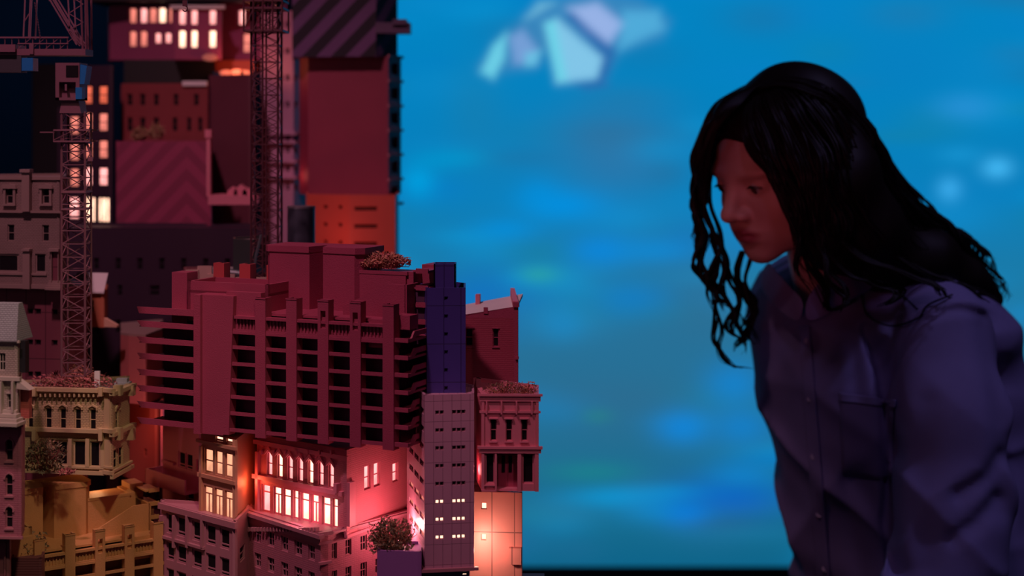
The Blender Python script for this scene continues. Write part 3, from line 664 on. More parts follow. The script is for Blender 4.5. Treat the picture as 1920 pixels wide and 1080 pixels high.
for y in (243, 268, 360, 392): m.box(cx-24*u, D-.001, Z(y+2), cx+22*u, D+.025, Z(y-1))
m.build('mast', STEEL, cr, off)
m = MB()
for y in (244, 265): m.box(X(102), D-.004, Z(y+1.5), X(170), D-.001, Z(y-1.5)); m.box(X(102), D+.026, Z(y+1.5), X(170), D+.029, Z(y-1.5))
for x in (102, 120, 136, 153, 170): m.bar((X(x), D-.003, Z(265)), (X(x), D-.003, Z(244)), .0005)
m.bar((X(75), D, Z(248)), (X(103), D, Z(248)), .0008); m.bar((X(103), D-.003, Z(262)), (X(136), D-.003, Z(246)), .0004); m.bar((X(136), D-.003, Z(262)), (X(168), D-.003, Z(246)), .0004)
m.bar((X(162), D, Z(268)), (X(172), D-.002, Z(292)), .0012); m.bar((X(172), D-.002, Z(292)), (X(166), D-.002, Z(303)), .0006); m.box(X(166), D-.003, Z(302), X(175), D-.001, Z(294))
m.build('climbing_platform', STEEL, cr, off)
m = MB(); y0, y1 = D-.004, D+.026   # machinery housing
m.box(X(106), y0, Z(154), X(151), y1, Z(118)); m.box(X(106), y0, Z(188), X(151), y1, Z(183)); m.box(X(106), y0, Z(188), X(113), y1, Z(154)); m.box(X(144), y0, Z(188), X(151), y1, Z(154)); m.box(X(113), y0+.006, Z(184), X(144), y1, Z(154))
m.prism([(X(112), Z(212)), (X(152), Z(212)), (X(148), Z(189)), (X(116), Z(189))], y0+.003, y1-.003, 'y')
m.box(X(124), y0-.001, Z(170), X(128), y0+.006, Z(158))
m.build('slewing_unit', STEEL, cr, off)
m = MB(); m.box(X(126), y0-.0006, Z(144), X(149), y0-.0001, Z(123)); m.build('cab_opening', DARK, cr, off)
m = MB(); m.prism([(X(151.5), Z(158)), (X(160), Z(158)), (X(165), Z(124)), (X(152.5), Z(121))], y0, y0+.02, 'y'); m.box(X(144), y0-.0008, Z(186), X(156), y0+.01, Z(164))
m.build('cab', BLUE, cr, off)
m = MB(); m.box(X(-30), y0, Z(104), X(162), y1, Z(92)); m.box(X(-30), y0, Z(72), X(130), y0+.002, Z(69)); m.box(X(35), y0, Z(83), X(130), y0+.001, Z(81))
for x in range(-28, 131, 13): m.bar((X(x), y0+.001, Z(92)), (X(x), y0+.001, Z(71)), .0005)
for x in range(35, 125, 26): m.bar((X(x), y0+.001, Z(92)), (X(x+26), y0+.001, Z(71)), .0004)
m.box(X(-10), y0-.004, Z(98), X(33), y1, Z(84)); m.box(X(58), y0-.002, Z(102), X(66), y0, Z(82))
m.build('counter_jib', STEEL, cr, off)
m = MB(); m.box(X(-20), y0, Z(136), X(42), y1-.01, Z(105)); m.build('counterweight', paint('dim_steel', (.05, .04, .05)), cr, off)
m = MB(); m.box(X(43), y0, Z(133), X(64), y1-.012, Z(109)); m.build('winch_box', BLUE, cr, off)
m = MB()
for a, c_ in (((44, 72), (50, -60)), ((54, 72), (60, -60)), ((82, -20), (144, 84)), ((88, -20), (150, 84)), ((128, 0), (131, 60)), ((131, 60), (150, 86)), ((155, 92), (150, -60)), ((161, 92), (160, -60)), ((128, 0), (128, -40))):
    m.bar((X(a[0]), y0+.004, Z(a[1])), (X(c_[0]), y0+.004, Z(c_[1])), .0010); m.bar((X(a[0]), y1-.004, Z(a[1])), (X(c_[0]), y1-.004, Z(c_[1])), .0010)
for a, c_ in (((129, 25), (155, 8)), ((129, 25), (156, 42)), ((131, 55), (156, 42)), ((131, 55), (154, 78)), ((128, -10), (156, 8)), ((46, 40), (58, 20)), ((90, -5), (93, 2))): m.bar((X(a[0]), y0+.004, Z(a[1])), (X(c_[0]), y0+.004, Z(c_[1])), .0006)
m.build('a_frame', STEEL, cr, off)
m = MB()
for k in range(14): m.bar((X(67+k*.8), y0, Z(5+k*5)), (X(68+k*.8), y0, Z(8.5+k*5)), .0007)
m.build('chain', STEELD, cr, off)
# second mast, behind
D2 = 1.86; u = D2/FP; cx = X2 = (496-960)*u
cr2 = empty('tower_crane', (cx, D2+.015, CZ-(480-Y0)*u), 'dark maroon lattice crane mast behind the crimson hotel, crossing the lit windows', 'crane'); off = cr2.location
m = MB(); zt = CZ-(-40-Y0)*u; zb = CZ-(520-Y0)*u; wd = 50*u
lattice(m, cx, D2+.015, zb, zt, wd, 18, .0013, .0006)
for s_ in (-1, 1):
    h = wd/2
    m.bar((cx+s_*.002, D2+.015-h, zb), (cx+s_*.002, D2+.015-h, zt), .0010)
for k in range(52):
    za = zb+(zt-zb)*k/52; zc = zb+(zt-zb)*(k+1)/52; y = D2+.015-wd/2
    for s_ in (-1, 1): m.bar((cx+s_*(wd/2 if k % 2 else .002), y, za), (cx+s_*(.002 if k % 2 else wd/2), y, zc), .0006)
m.build('mast', STEELD, cr2, off)
m = MB()
for y in (2, 16, 58):
    z = CZ-(y-Y0)*u; m.box(cx-37*u, D2-.012, z-.0012, cx+37*u, D2+.04, z+.0012)
for s_ in (-1, -.5, 0, .5, 1): m.bar((cx+s_*36*u, D2-.012, CZ-(58-Y0)*u), (cx+s_*36*u, D2-.012, CZ-(-20-Y0)*u), .0010); m.bar((cx+s_*36*u, D2+.04, CZ-(58-Y0)*u), (cx+s_*36*u, D2+.04, CZ-(-20-Y0)*u), .0010)
for k in range(4): m.bar((cx+(k*18-36)*u, D2-.012, CZ-(58-Y0)*u), (cx+(k*18-18)*u, D2-.012, CZ-(18-Y0)*u), .0007)
m.build('climbing_cage', STEELD, cr2, off)
# hook
m = MB(); D3 = 1.66; m.bar(P(347, -60, D3), P(347, 2, D3), .0004)
q = P(347, 8, D3); m.box(q.x-.0025, q.y-.001, q.z-.002, q.x+.0025, q.y+.001, q.z+.004)
m.tube([q+Vector((.0025*math.sin(a), 0, -.0045+.0028*math.cos(a))) for a in [i*.55 for i in range(9)]], .0007, 5)
tag(m.build('crane_hook', STEELD), 'tiny dark crane hook hanging at the top in front of the lit pink windows', 'hook')

# ------------------------------------------------------------------ background towers (soft focus)
def pz(m, x0, x1, y0, y1, D, d, extra=0):
    a = P(x0, y1, D); b_ = P(x1, y0, D); m.box(a.x, D, a.z, b_.x, D+d, b_.z)
DKP = paint('night_plum', (.035, .012, .030), .6); DKR = paint('dark_red_brick', (.22, .025, .03), .6, 'brick', scale=2)
MAG = paint('magenta_paint', (.30, .050, .13), .5)
b = Bld('dark_window_tower', 'near-black tower with two columns of tall glowing salmon windows behind the front crane', 'model building', [(152, 2.30), (210, 2.28)], 123, 2.3, ybot=425, mat=DKP, back=.10); f = b.F[0]
for k, y in enumerate((160, 211, 262, 313)): f.row(180, y, y+36, [(157, 173), (184, 202)], lit=[[LIT_O, LIT_S, LIT_S, LIT_P][k]], style='sash')
f.row(180, 368, 418, [(157, 179), (182, 206)], lit=[LIT_H], style='n3'); f.row(140, 218, 240, [(154, 156)], lit=LIT_S); b.done()
b = Bld('dark_window_tower', 'near-black annexe tower with glowing windows seen through the front crane mast', 'model building', [(110, 2.34), (151, 2.33)], 200, 2.3, ybot=440, mat=DKP, back=.08); f = b.F[0]
for k, y in enumerate((217, 266, 315)): f.row(130, y, y+36, [(130, 149)], lit=[LIT_S], style='sash')
f.row(130, 368, 412, [(128, 150)], lit=[LIT_P], style='none'); b.done()
b = Bld('magenta_loft', 'magenta building with two rows of glowing pill-shaped windows at the top left', 'model building', [(205, 2.42), (330, 2.40)], 8, 2.4, ybot=112, mat=MAG, back=.10, t=.006); f = b.F[0]
f.row(270, 14, 44, [(241, 256), (261, 276), (278, 294), (296, 311), (315, 325)], lit=[LIT_S, LIT_P, LIT_S, LIT_H], style='none', hood='archplain'); f.row(270, 57, 88, [(241, 256), (261, 276)], lit=[LIT_S], style='none', hood='archplain'); f.row(270, 61, 82, [(289, 302), (308, 321)], lit=[LIT_P, LIT_P], style='none', hood='archplain'); b.done()
b = Bld('magenta_loft', 'magenta building with a pale roof edge and the brightest white-pink windows, behind the hanging hook', 'model building', [(328, 2.36), (415, 2.36)], 10, 2.36, ybot=112, mat=MAG, back=.10, t=.006); f = b.F[0]
f.row(360, 18, 47, [(334, 349), (357, 371), (391, 406)], lit=[LIT_P], style='none', hood='archplain'); f.row(360, 56, 90, [(334, 349), (357, 371), (391, 406)], lit=[LIT_H], style='none', hood='archplain')
f.band(b.tm, 370, 10, 17, .006); b.trim = WHITE; b.done(trimname='roof_edge')
b = Bld('magenta_loft', 'magenta building end with two glowing windows just left of the rear crane mast', 'model building', [(413, 2.44), (480, 2.42), (540, 2.44)], 5, 2.42, ybot=112, mat=paint('violet_magenta', (.28, .06, .17)), back=.10, t=.006); f, g = b.F
f.row(440, 18, 48, [(445, 459)], lit=[LIT_P], style='none'); f.row(440, 62, 100, [(453, 470)], lit=[LIT_S], style='sash'); g.row(520, 6, 50, [(518, 526)], lit=[LIT_S], style='none'); g.row(520, 60, 110, [(500, 506), (518, 526)], lit=[LIT_S]); b.done()
m = MB(); pz(m, 160, 470, -60, 2, 2.38, .12); tag(m.build('dark_upper_block', paint('black_plum', (.012, .005, .008))), 'unlit black block above the glowing magenta windows', 'model building')
for x, s_ in ((395, .011), (425, .009), (446, .011), (462, .008)):
    m = MB(); q = P(x, 137 if x > 400 else 108, 2.36); pts = [q+Vector((s_*math.cos(a), 0, s_*.5*math.sin(a))) for a in [i*math.pi/5 for i in range(10)]]
    m.prism([(p.x, p.z) for p in pts], 2.35, 2.37, 'y'); tag(m.build('roof_rubble', paint('pale_rubble', (.6, .35, .28))), {395: 'pale rubble lump on the dark ledge below the brightest window', 425: 'pale rubble lump left of the others below the magenta building', 446: 'middle pale rubble lump beside the rear crane mast', 462: 'pale rubble lump touching the rear crane mast'}[x], 'rubble', 'pale rubble on the ledge')
m = MB(); pz(m, 395, 480, 113, 135, 2.42, .1); tag(m.build('red_ledge', paint('glow_red', (.7, .12, .07))), 'red glowing ledge under the magenta building', 'ledge')
m = MB(); pz(m, 232, 400, 112, 156, 2.40, .1); tag(m.build('black_ledge', BLK), 'black overhanging ledge above the dark red brick building', 'ledge')
b = Bld('dark_brick_rowhouse', 'dark red brick building with unlit narrow windows above the chevron wall', 'model building', [(228, 2.34), (390, 2.33)], 156, 2.33, ybot=268, mat=DKR, back=.1); f = b.F[0]
f.row(300, 176, 198, [(238, 249), (262, 273), (288, 298), (325, 335), (363, 373)]); f.row(300, 220, 246, [(238, 249), (262, 273), (288, 298), (323, 333), (350, 359), (371, 380)])
b.trim = WHITE; f.band(b.tm, 367, 152, 161, .004, 343, 389); b.done(trimname='roof_edge')
bush('small_tree', 'small blurred tree at the foot of the dark brick building, left one', 'plant', P(262, 252, 2.27), .012, .01, .012, 260, [LEAFG2, LEAFR2, TWIG], leaf=.003, twigs=12, group='small trees below the dark brick building', seed=51)
bush('small_tree', 'small blurred tree at the foot of the dark brick building, right one', 'plant', P(294, 248, 2.27), .012, .01, .012, 260, [LEAFG2, LEAFR2, TWIG], leaf=.003, twigs=12, group='small trees below the dark brick building', seed=52)
b = Bld('chevron_wall_block', 'magenta block painted with dark diagonal chevrons', 'model building', [(218, 2.22), (396, 2.20)], 266, 2.2, ybot=430, mat=paint('magenta_chevron', (.33, .045, .11), .5, 'chevron', .75, var=.05, scale=1.2), back=.12); b.done(roofmat=MAG)
m = MB(); pz(m, 387, 394, 250, 368, 2.18, .008); pz(m, 384, 396, 243, 258, 2.178, .012); tag(m.build('pink_post', PINK), 'pale pink post at the right end of the chevron block', 'post')
m = MB(); pz(m, 390, 475, 366, 384, 2.175, .05); tag(m.build('pink_shelf', PINK), 'pink shelf ledge right of the chevron block', 'ledge')
for i, (x, s_) in enumerate(((437, .008), (452, .010), (464, .007))):
    m = MB(); q = P(x, 366, 2.19); m.prism([(q.x-s_, q.z), (q.x+s_, q.z), (q.x+s_*.7, q.z+s_), (q.x, q.z+s_*1.5), (q.x-s_*.8, q.z+s_*.8)], 2.185, 2.20, 'y'); tag(m.build('pink_rubble', PINK), ('leftmost', 'middle and largest', 'rightmost')[i]+' of the three pink lumps on the pink shelf ledge', 'rubble', 'pink lumps on the shelf')
b = Bld('plum_slab_block', 'dark plum slab between the pink post and the rear crane mast', 'model building', [(392, 2.34), (470, 2.30), (480, 2.36)], 140, 2.32, ybot=470, mat=paint('dim_plum', (.13, .03, .05)), back=.1); b.done()
b = Bld('night_tenement', 'almost black long tenement with faint windows behind the crimson hotel roof', 'model building', [(120, 2.12), (500, 2.10)], 428, 2.1, zbot=BASE, mat=paint('night_violet', (.035, .012, .032)), back=.1); f = b.F[0]
f.row(300, 484, 506, [(175+i*41, 186+i*41) for i in range(7)]); f.row(300, 535, 555, [(220, 230), (280, 300)]); f.row(300, 600, 625, [(175, 186), (216, 227), (257, 268)]); b.done()
# lavender tower right of mast
LAV = paint('lavender_paint', (.50, .25, .38), .5)
b = Bld('lavender_tower', 'lavender model tower with pale cornices, just right of the rear crane mast', 'model building', [(490, 2.40), (550, 2.38), (592, 2.46)], 20, 2.38, zbot=BASE+.1, mat=LAV, back=.08); f, g = b.F
for y in (248, 264, 300, 330): f.band(b.tm, 530, y, y+5, .008); g.band(b.tm, 560, y, y+5, .008)
for y in (40, 90, 140, 190, 252, 275, 310, 345): f.row(530, y, y+12, [(523, 531), (535, 543)]); g.row(560, y, y+12, [(552, 558), (564, 570)])
b.done(trimname='cornice')
b = Bld('maroon_slab_tower', 'tall maroon slab tower with a blank front, against the blue screen', 'model building', [(562, 2.34), (578, 2.32), (728, 2.30), (752, 2.345)], 106, 2.3, ybot=366, mat=paint('maroon_plain', (.28, .034, .072), .5), back=.05, t=.006); f = b.F[1]; g = b.F[2]
for k in range(7): g.band(b.tm, 740, 104+k*46, 109+k*46, .003); g.row(740, 118+k*46, 140+k*46, [(733, 746)], style='n2')
b.trim = paint('dusk_rose', (.45, .16, .2)); b.done(trimname='balcony')
b = Bld('chevron_top_block', 'dark violet block with black diagonal stripes above the maroon slab tower', 'model building', [(548, 2.30), (705, 2.28), (745, 2.33)], -40, 2.28, ybot=106, mat=paint('violet_chevron', (.15, .06, .17), .5, 'chevron', .10, scale=1.6), back=.09); b.done()
m = MB(); q = P(0, 0, 2.27); pz(m, 704, 768, 42, 62, 2.27, .04); pz(m, 736, 762, 36, 46, 2.265, .03); tag(m.build('roof_deck', paint('slate_violet', (.13, .07, .14))), 'small roof deck jutting over the blue screen beside the striped block', 'deck')
b = Bld('glowing_red_house', 'low red house lit orange from below, between the grey tank and the screen', 'model building', [(574, 2.26), (655, 2.22), (741, 2.22), (747, 2.28)], 366, 2.22, zbot=BASE+.1, mat=paint('hot_red', (.55, .085, .06), .5), back=.08); f, g, h = b.F
for y in (384, 417, 450): f.row(620, y, y+8, [(606, 614), (634, 642)]); g.row(690, y+3, y+12, [(664, 708)])
b.done()
# grey tank
m = MB(); q = P(565, 388, 1.98); r = 26*1.98/FP; pts = [(q.x+r*math.cos(a), q.y+r*math.sin(a)) for a in [i*math.pi/16 for i in range(32)]]
root = empty('water_tank', (q.x, q.y, q.z-.05), 'slate grey cylindrical water tank on the roof behind the crimson hotel core', 'tank')
m.prism(pts, q.z-.075, q.z-.0015); m.build('drum', paint('slate_grey', (.12, .12, .17), .4), root, root.location)
m = MB(); m.prism([(q.x+(a-q.x)*1.02, q.y+(c_-q.y)*1.02) for a, c_ in pts], q.z-.0015, q.z+.001); m.build('lid', paint('lid_grey', (.35, .3, .35)), root, root.location)
# roof stuff behind crimson hotel
b = Bld('service_roof', 'unlit service block with plant equipment behind the crimson hotel roof', 'model building', [(346, 1.86), (560, 1.84)], 526, 1.85, ybot=800, mat=paint('dim_rose', (.22, .07, .08)), back=.17); b.done()
b = Bld('utility_box', 'black square utility box behind the crimson hotel roof, left of its core', 'machinery', [(437, 1.90), (474, 1.88), (500, 1.93)], 450, 1.88, ybot=517, mat=paint('charcoal', (.045, .05, .05), .35), back=.03); b.done(roofmat=paint('lid_dust', (.25, .2, .2)))
m = MB(); m.tube([P(418, 510, 1.87), P(445, 513, 1.87), P(472, 518, 1.87)], .0045, 10); m.tube([P(490, 440, 1.86), P(480, 480, 1.86), P(476, 512, 1.86)], .0018, 6); tag(m.build('roof_pipe', paint('pipe_grey', (.10, .11, .12), .4)), 'grey pipes lying in front of the black utility box', 'pipe')
m = MB(); pz(m, 392, 437, 503, 512, 1.90, .02); pz(m, 400, 440, 511, 522, 1.885, .02); tag(m.build('roof_unit', paint('unit_grey', (.3, .3, .3), .4)), 'pale grey roof unit left of the black utility box', 'machinery')
m = MB(); pz(m, 348, 372, 506, 545, 1.84, .004); pz(m, 370, 397, 499, 545, 1.842, .004); pz(m, 388, 440, 514, 545, 1.838, .004); pz(m, 436, 500, 520, 545, 1.84, .004)
tag(m.build('stepped_parapet', paint('pale_wood', (.55, .33, .28))), 'pale stepped parapet behind the left roof of the crimson hotel', 'parapet')
# dusk block far left
b = Bld('night_block', 'unlit dark block behind the cranes, left of the glowing window tower', 'model building', [(62, 2.5), (160, 2.48)], 120, 2.5, zbot=BASE, mat=paint('ink_black', (.008, .005, .008)), back=.1); b.done()
# ------------------------------------------------------------------ lamps inside the model (tiny bulbs between the buildings), one of them an added fill
def bulb(px, py, D, e, col, r=.01): light('POINT', 'model_lamp', P(px, py, D), e, col, r)
bulb(752, 985, 1.655, .13, (1, .36, .34), .006)     # between pink side wall and tower
bulb(896, 1030, 1.655, .085, (1, .50, .36), .004)    # on the peach block
bulb(472, 905, 1.72, .018, (1, .20, .08), .006)    # orange side wall
bulb(895, 880, 1.64, .025, (1, .22, .22), .006)
bulb(600, 458, 2.165, .06, (1, .20, .14), .01)       # red house
bulb(552, 330, 2.33, .007, (1, .2, .15), .01)
bulb(440, 125, 2.33, .08, (1, .25, .12), .01)
bulb(560, 960, 1.66, .02, (1, .3, .35), .004)
bulb(420, 985, 1.70, .008, (1, .4, .2), .004)
bulb(345, 868, 1.735, .010, (1, .30, .42), .01)  # added fill, brightens the pink balcony house under the overhang
bulb(260, 800, 1.92, .03, (1, .25, .15), .01)
bulb(180, 900, 1.80, .02, (1, .5, .22), .01)
# ------------------------------------------------------------------ plinth and room
m = MB(); m.prism([(-1.0, 1.45), (.02, 1.45), (.015, 1.76), (-.06, 1.9), (-.18, 2.3), (-.17, 2.6), (-1, 2.6)], .0, BASE); root = tag(m.build('plinth', paint('plinth_dark', (.03, .02, .03))), 'dark plinth carrying the model city', 'plinth')
def struct(m, n, mat): o = m.build(n, mat); o['kind'] = 'structure'; return o
NAV = paint('navy_wall', (.004, .012, .028), .8, var=.05)
m = MB(); m.box(-3, -1, -.1, 4, 4.6, 0); struct(m, 'floor', paint('dark_floor', (.02, .03, .04), .5))
m = MB(); m.box(-3, -1, 3.6, 4, 4.6, 3.7); struct(m, 'ceiling', NAV)
m = MB(); m.box(-3, 4.35, 0, 4, 4.6, 3.6); struct(m, 'wall_back', NAV)
m = MB(); m.box(-3.1, -1, 0, -3, 4.6, 3.6); struct(m, 'wall_left', NAV)
m = MB(); m.box(4, -1, 0, 4.1, 4.6, 3.6); struct(m, 'wall_right', NAV)
m = MB(); a = P(930, 1075, 1.715); m.box(P(955, 0, 1.7).x, 1.70, BASE, P(1021, 0, 1.7).x, 1.715, a.z); tag(m.build('grey_platform', paint('platform_grey', (.2, .17, .18), .6, 'board')), 'low grey ribbed platform at the right foot of the peach block', 'platform')
# ------------------------------------------------------------------ projection screen with a moving underwater picture
SD = 4.3; xs0, xs1 = P(600, 0, SD).x, P(2120, 0, SD).x; zs0, zs1 = Zp(1062, SD), Zp(-330, SD)
nx, nz = 260, 240
gx = np.linspace(xs0, xs1, nx); gz = np.linspace(zs0, zs1, nz); GX, GZ = np.meshgrid(gx, gz)
PX = 960+GX*FP/SD; PY = Y0+(CZ-GZ)*FP/SD
def lin(h): return np.array(srgb(h)[:3])
t = np.clip(PY/1062, 0, 1)[..., None]
stops = [(-.4, lin('0086c8')), (.15, lin('0382c0')), (.35, lin('0a7fbb')), (.5, lin('1c79a4')), (.7, lin('286e93')), (.9, lin('186c8e')), (1.02, lin('0b6288'))]
COL = np.zeros(PX.shape+(3,))
for i in range(3): COL[..., i] = np.interp(PY/1062, [s_[0] for s_ in stops], [s_[1][i] for s_ in stops])
rg = np.random.RandomState(4)
def blob(cx, cy, sx, sy, hexc, a, ang=0, sharp=1):
    global COL
    c, s_ = math.cos(ang), math.sin(ang); dx = PX-cx; dy = PY-cy; q = ((dx*c+dy*s_)/sx)**2+((-dx*s_+dy*c)/sy)**2
    wgt = (a*np.exp(-.5*q**sharp))[..., None]; COL = COL*(1-wgt)+lin(hexc)*wgt
for _ in range(190):
    y = rg.uniform(-200, 1060); hx = ['0a92d6', '0f8ccf', '0a9bdc', '1f6a96', '17809e', '2a6f98', '0077c4', '0a80c8'][rg.randint(8)]
    blob(rg.uniform(620, 2100), y, rg.uniform(25, 75), rg.uniform(10, 26), hx, rg.uniform(.2, .65) if y > 300 else rg.uniform(.15, .4))
for a in [(1150, 290, 70, 55, '3a6c96', .5), (1270, 480, 120, 45, '2c6f9a', .4), (1320, 570, 70, 50, '33688c', .5), (1010, 290, 90, 60, '1a78ae', .3), (900, 560, 60, 40, '006fd0', .6), (1010, 515, 28, 12, '28a0a8', .8),
          (1060, 385, 55, 22, '0092e6', .7), (1010, 360, 30, 20, '0090e0', .5), (950, 430, 45, 16, '0090e0', .6), (785, 340, 22, 22, '00a0e0', .8), (865, 295, 35, 12, '009ad2', .5), (820, 300, 40, 14, '0096d0', .5),
          (1125, 470, 45, 22, '0a86dc', .8), (1230, 470, 60, 18, '088cdc', .6), (1280, 800, 38, 24, '0b86dc', .9), (1390, 800, 40, 26, '1080cc', .8), (1290, 965, 32, 18, '0a82dc', .9), (1375, 930, 80, 30, '0a62c4', .8), (1390, 890, 45, 16, '1082cc', .7),
          (1375, 720, 40, 30, '0a86d8', .7), (1060, 620, 220, 50, '2f678c', .35), (1100, 760, 160, 40, '31688c', .35), (1110, 885, 60, 14, '1a8c8c', .45), (1120, 780, 20, 10, '2a8a78', .35), (890, 200, 40, 60, '1f7aa0', .3),
          (1810, 200, 40, 18, '2a92d8', .7), (1870, 315, 20, 14, '40b4f0', .95), (1780, 355, 16, 16, '38a8e8', .9), (1850, 130, 60, 30, '0a86c8', .5), (1690, 120, 80, 50, '0a7cc0', .4), (1800, 290, 30, 12, '1c9ad8', .5), (1340, 985, 60, 14, '2b5f8c', .4), (1400, 1000, 90, 12, '1a78a4', .4), (1190, 560, 50, 24, '0d7ecb', .6), (1000, 800, 60, 30, '1f6f96', .4), (860, 620, 70, 20, '0c6ca8', .4), (1240, 280, 50, 20, '0a92d0', .4)]: blob(*a)
# pale winged fish at the top
def poly(pts, hexc, a, soft=10):
    global COL
    pts = np.array(pts, float); n = len(pts); d = np.full(PX.shape, 1e9); s_ = np.ones(PX.shape)
    for i in range(n):
        e = pts[(i+1) % n]-pts[i]; wx = PX-pts[i, 0]; wy = PY-pts[i, 1]; h = np.clip((wx*e[0]+wy*e[1])/(e@e), 0, 1)
        d = np.minimum(d, (wx-e[0]*h)**2+(wy-e[1]*h)**2)
        c1 = PY >= pts[i, 1]; c2 = PY < pts[(i+1) % n, 1]; c3 = e[0]*wy > e[1]*wx
        f_ = (c1 & c2 & c3) | (~c1 & ~c2 & ~c3); s_ = np.where(f_, -s_, s_)
    sd = s_*np.sqrt(d); wgt = (a/(1+np.exp(sd/soft*2)))[..., None]; COL = COL*(1-wgt)+lin(hexc)*wgt
poly([(900, 125), (960, 55), (1020, 10), (1100, -20), (1200, 0), (1255, 40), (1240, 70), (1160, 95), (1130, 150), (1060, 150), (1030, 90), (1000, 125), (930, 135)], '3f86bc', .75, 10)
poly([(985, 35), (1010, 5), (1040, 5), (1000, 30)], '7cc4e0', .7, 7)
poly([(902, 135), (925, 85), (950, 62), (945, 110), (925, 148)], '6fd4ea', .9, 6)
poly([(955, 70), (980, 55), (1010, 95), (1005, 120), (965, 120)], '85a8e0', .7, 6); poly([(985, 100), (1015, 95), (1005, 122), (985, 125)], '5fd0ea', .6, 5)
poly([(1022, 45), (1045, 35), (1090, 75), (1135, 110), (1120, 148), (1045, 155)], '84c8ea', .95, 6); poly([(1022, 45), (1040, 38), (1062, 150), (1045, 152)], '60d8e8', .7, 6)
poly([(1065, 15), (1120, 5), (1170, 45), (1140, 85), (1100, 60)], '9db6ea', .9, 7); poly([(1170, 20), (1235, 20), (1245, 55), (1190, 80), (1160, 95)], '58b8e4', .7, 8)
poly([(1060, 30), (1075, 25), (1155, 95), (1140, 140), (1120, 158), (1130, 105)], '2460a8', .75, 5)
poly([(1080, 158), (1130, 150), (1140, 160), (1100, 168)], '2d62a8', .7, 6)
me = bpy.data.meshes.new('screen_picture'); vs = [(x, SD, z) for z in gz for x in gx]
fs = [(j*nx+i, j*nx+i+1, (j+1)*nx+i+1, (j+1)*nx+i) for j in range(nz-1) for i in range(nx-1)]
me.from_pydata(vs, [], fs); at = me.color_attributes.new('picture', 'FLOAT_COLOR', 'POINT')
buf = np.ones((nx*nz, 4), 'f'); buf[:, :3] = COL.reshape(-1, 3); at.data.foreach_set('color', buf.ravel())
sm = bpy.data.materials.new('screen_image'); sm.use_nodes = True; N = sm.node_tree.nodes; N.remove(N['Principled BSDF'])
e = N.new('ShaderNodeEmission'); ca = N.new('ShaderNodeVertexColor'); ca.layer_name = 'picture'; sm.node_tree.links.new(ca.outputs[0], e.inputs[0]); sm.node_tree.links.new(e.outputs[0], N['Material Output'].inputs[0]); e.inputs[1].default_value = 1.0
me.materials.append(sm); pic = bpy.data.objects.new('screen_picture', me); C.objects.link(pic)
root = empty('video_screen', (0, SD+.02, zs0), 'huge glowing blue screen with a blurred underwater picture and a pale fish', 'screen'); pic.parent = root; pic.matrix_parent_inverse = Matrix.Translation(root.location).inverted()
m = MB(); m.box(xs0-.01, SD+.004, zs0-.01, xs1+.01, SD+.04, zs1+.01); m.build('screen_housing', BLK, root, root.location)
m = MB(); m.box(-3, 4.30, 0, 4, 4.349, zs0-.012); struct(m, 'baseboard_back', paint('teal_skirting', (.01, .05, .08), .6))
# ------------------------------------------------------------------ person
def surfnet(F, xs, ys, zs):
    ins = F < 0; nx, ny, nz = F.shape
    cnt = np.zeros((nx-1, ny-1, nz-1), np.int8)
    for dx in (0, 1):
        for dy in (0, 1):
            for dz in (0, 1): cnt += ins[dx:nx-1+dx, dy:ny-1+dy, dz:nz-1+dz]
    I, J, K = np.nonzero((cnt > 0) & (cnt < 8)); idx = -np.ones(cnt.shape, np.int64); idx[I, J, K] = np.arange(len(I))
    acc = np.zeros((len(I), 3)); n = np.zeros(len(I)); cor = [(a, b, c) for a in (0, 1) for b in (0, 1) for c in (0, 1)]
    for a in cor:
        for ax in range(3):
            if a[ax]: continue
            b = list(a); b[ax] = 1
            fa = F[I+a[0], J+a[1], K+a[2]]; fb = F[I+b[0], J+b[1], K+b[2]]; m = (fa < 0) != (fb < 0)
            t = np.where(m, fa/np.where(m, fa-fb, 1), 0)
            pa = np.stack([xs[I+a[0]], ys[J+a[1]], zs[K+a[2]]], 1); pb = np.stack([xs[I+b[0]], ys[J+b[1]], zs[K+b[2]]], 1)
            acc += (pa+(pb-pa)*t[:, None])*m[:, None]; n += m
    V = acc/n[:, None]; faces = []
    for ax in range(3):
        sl0 = [slice(None)]*3; sl1 = [slice(None)]*3; sl0[ax] = slice(0, -1); sl1[ax] = slice(1, None)
        a = ins[tuple(sl0)]; b = ins[tuple(sl1)]; i, j, k = np.nonzero(a != b)
        o = [(0, 0, 0)]; u, v = [(1, 2), (2, 0), (0, 1)][ax]
        q = np.stack([i, j, k], 1); ok = (q[:, u] > 0) & (q[:, v] > 0) & (q[:, u] < F.shape[u]-1) & (q[:, v] < F.shape[v]-1); q = q[ok]; s_ = a[i[ok], j[ok], k[ok]]
        def cell(du, dv): c = q.copy(); c[:, u] += du; c[:, v] += dv; return idx[c[:, 0], c[:, 1], c[:, 2]]
        f = np.stack([cell(-1, -1), cell(0, -1), cell(0, 0), cell(-1, 0)], 1); f[~s_] = f[~s_][:, ::-1]; faces.append(f)
    return V, np.concatenate(faces)
def mesh_np(name, V, Fc, smooth=True):
    me = bpy.data.meshes.new(name); me.from_pydata(V.tolist(), [], Fc.tolist())
    if smooth: me.polygons.foreach_set('use_smooth', [True]*len(me.polygons))
    me.update(); return me
def smin(a, b, k):
    h = np.clip(.5+.5*(b-a)/k, 0, 1); return b*(1-h)+a*h-k*h*(1-h)
def smax(a, b, k): return -smin(-a, -b, k)
def ell(X_, Y_, Z_, c, r):
    q = np.sqrt(((X_-c[0])/r[0])**2+((Y_-c[1])/r[1])**2+((Z_-c[2])/r[2])**2); return (q-1)*min(r)
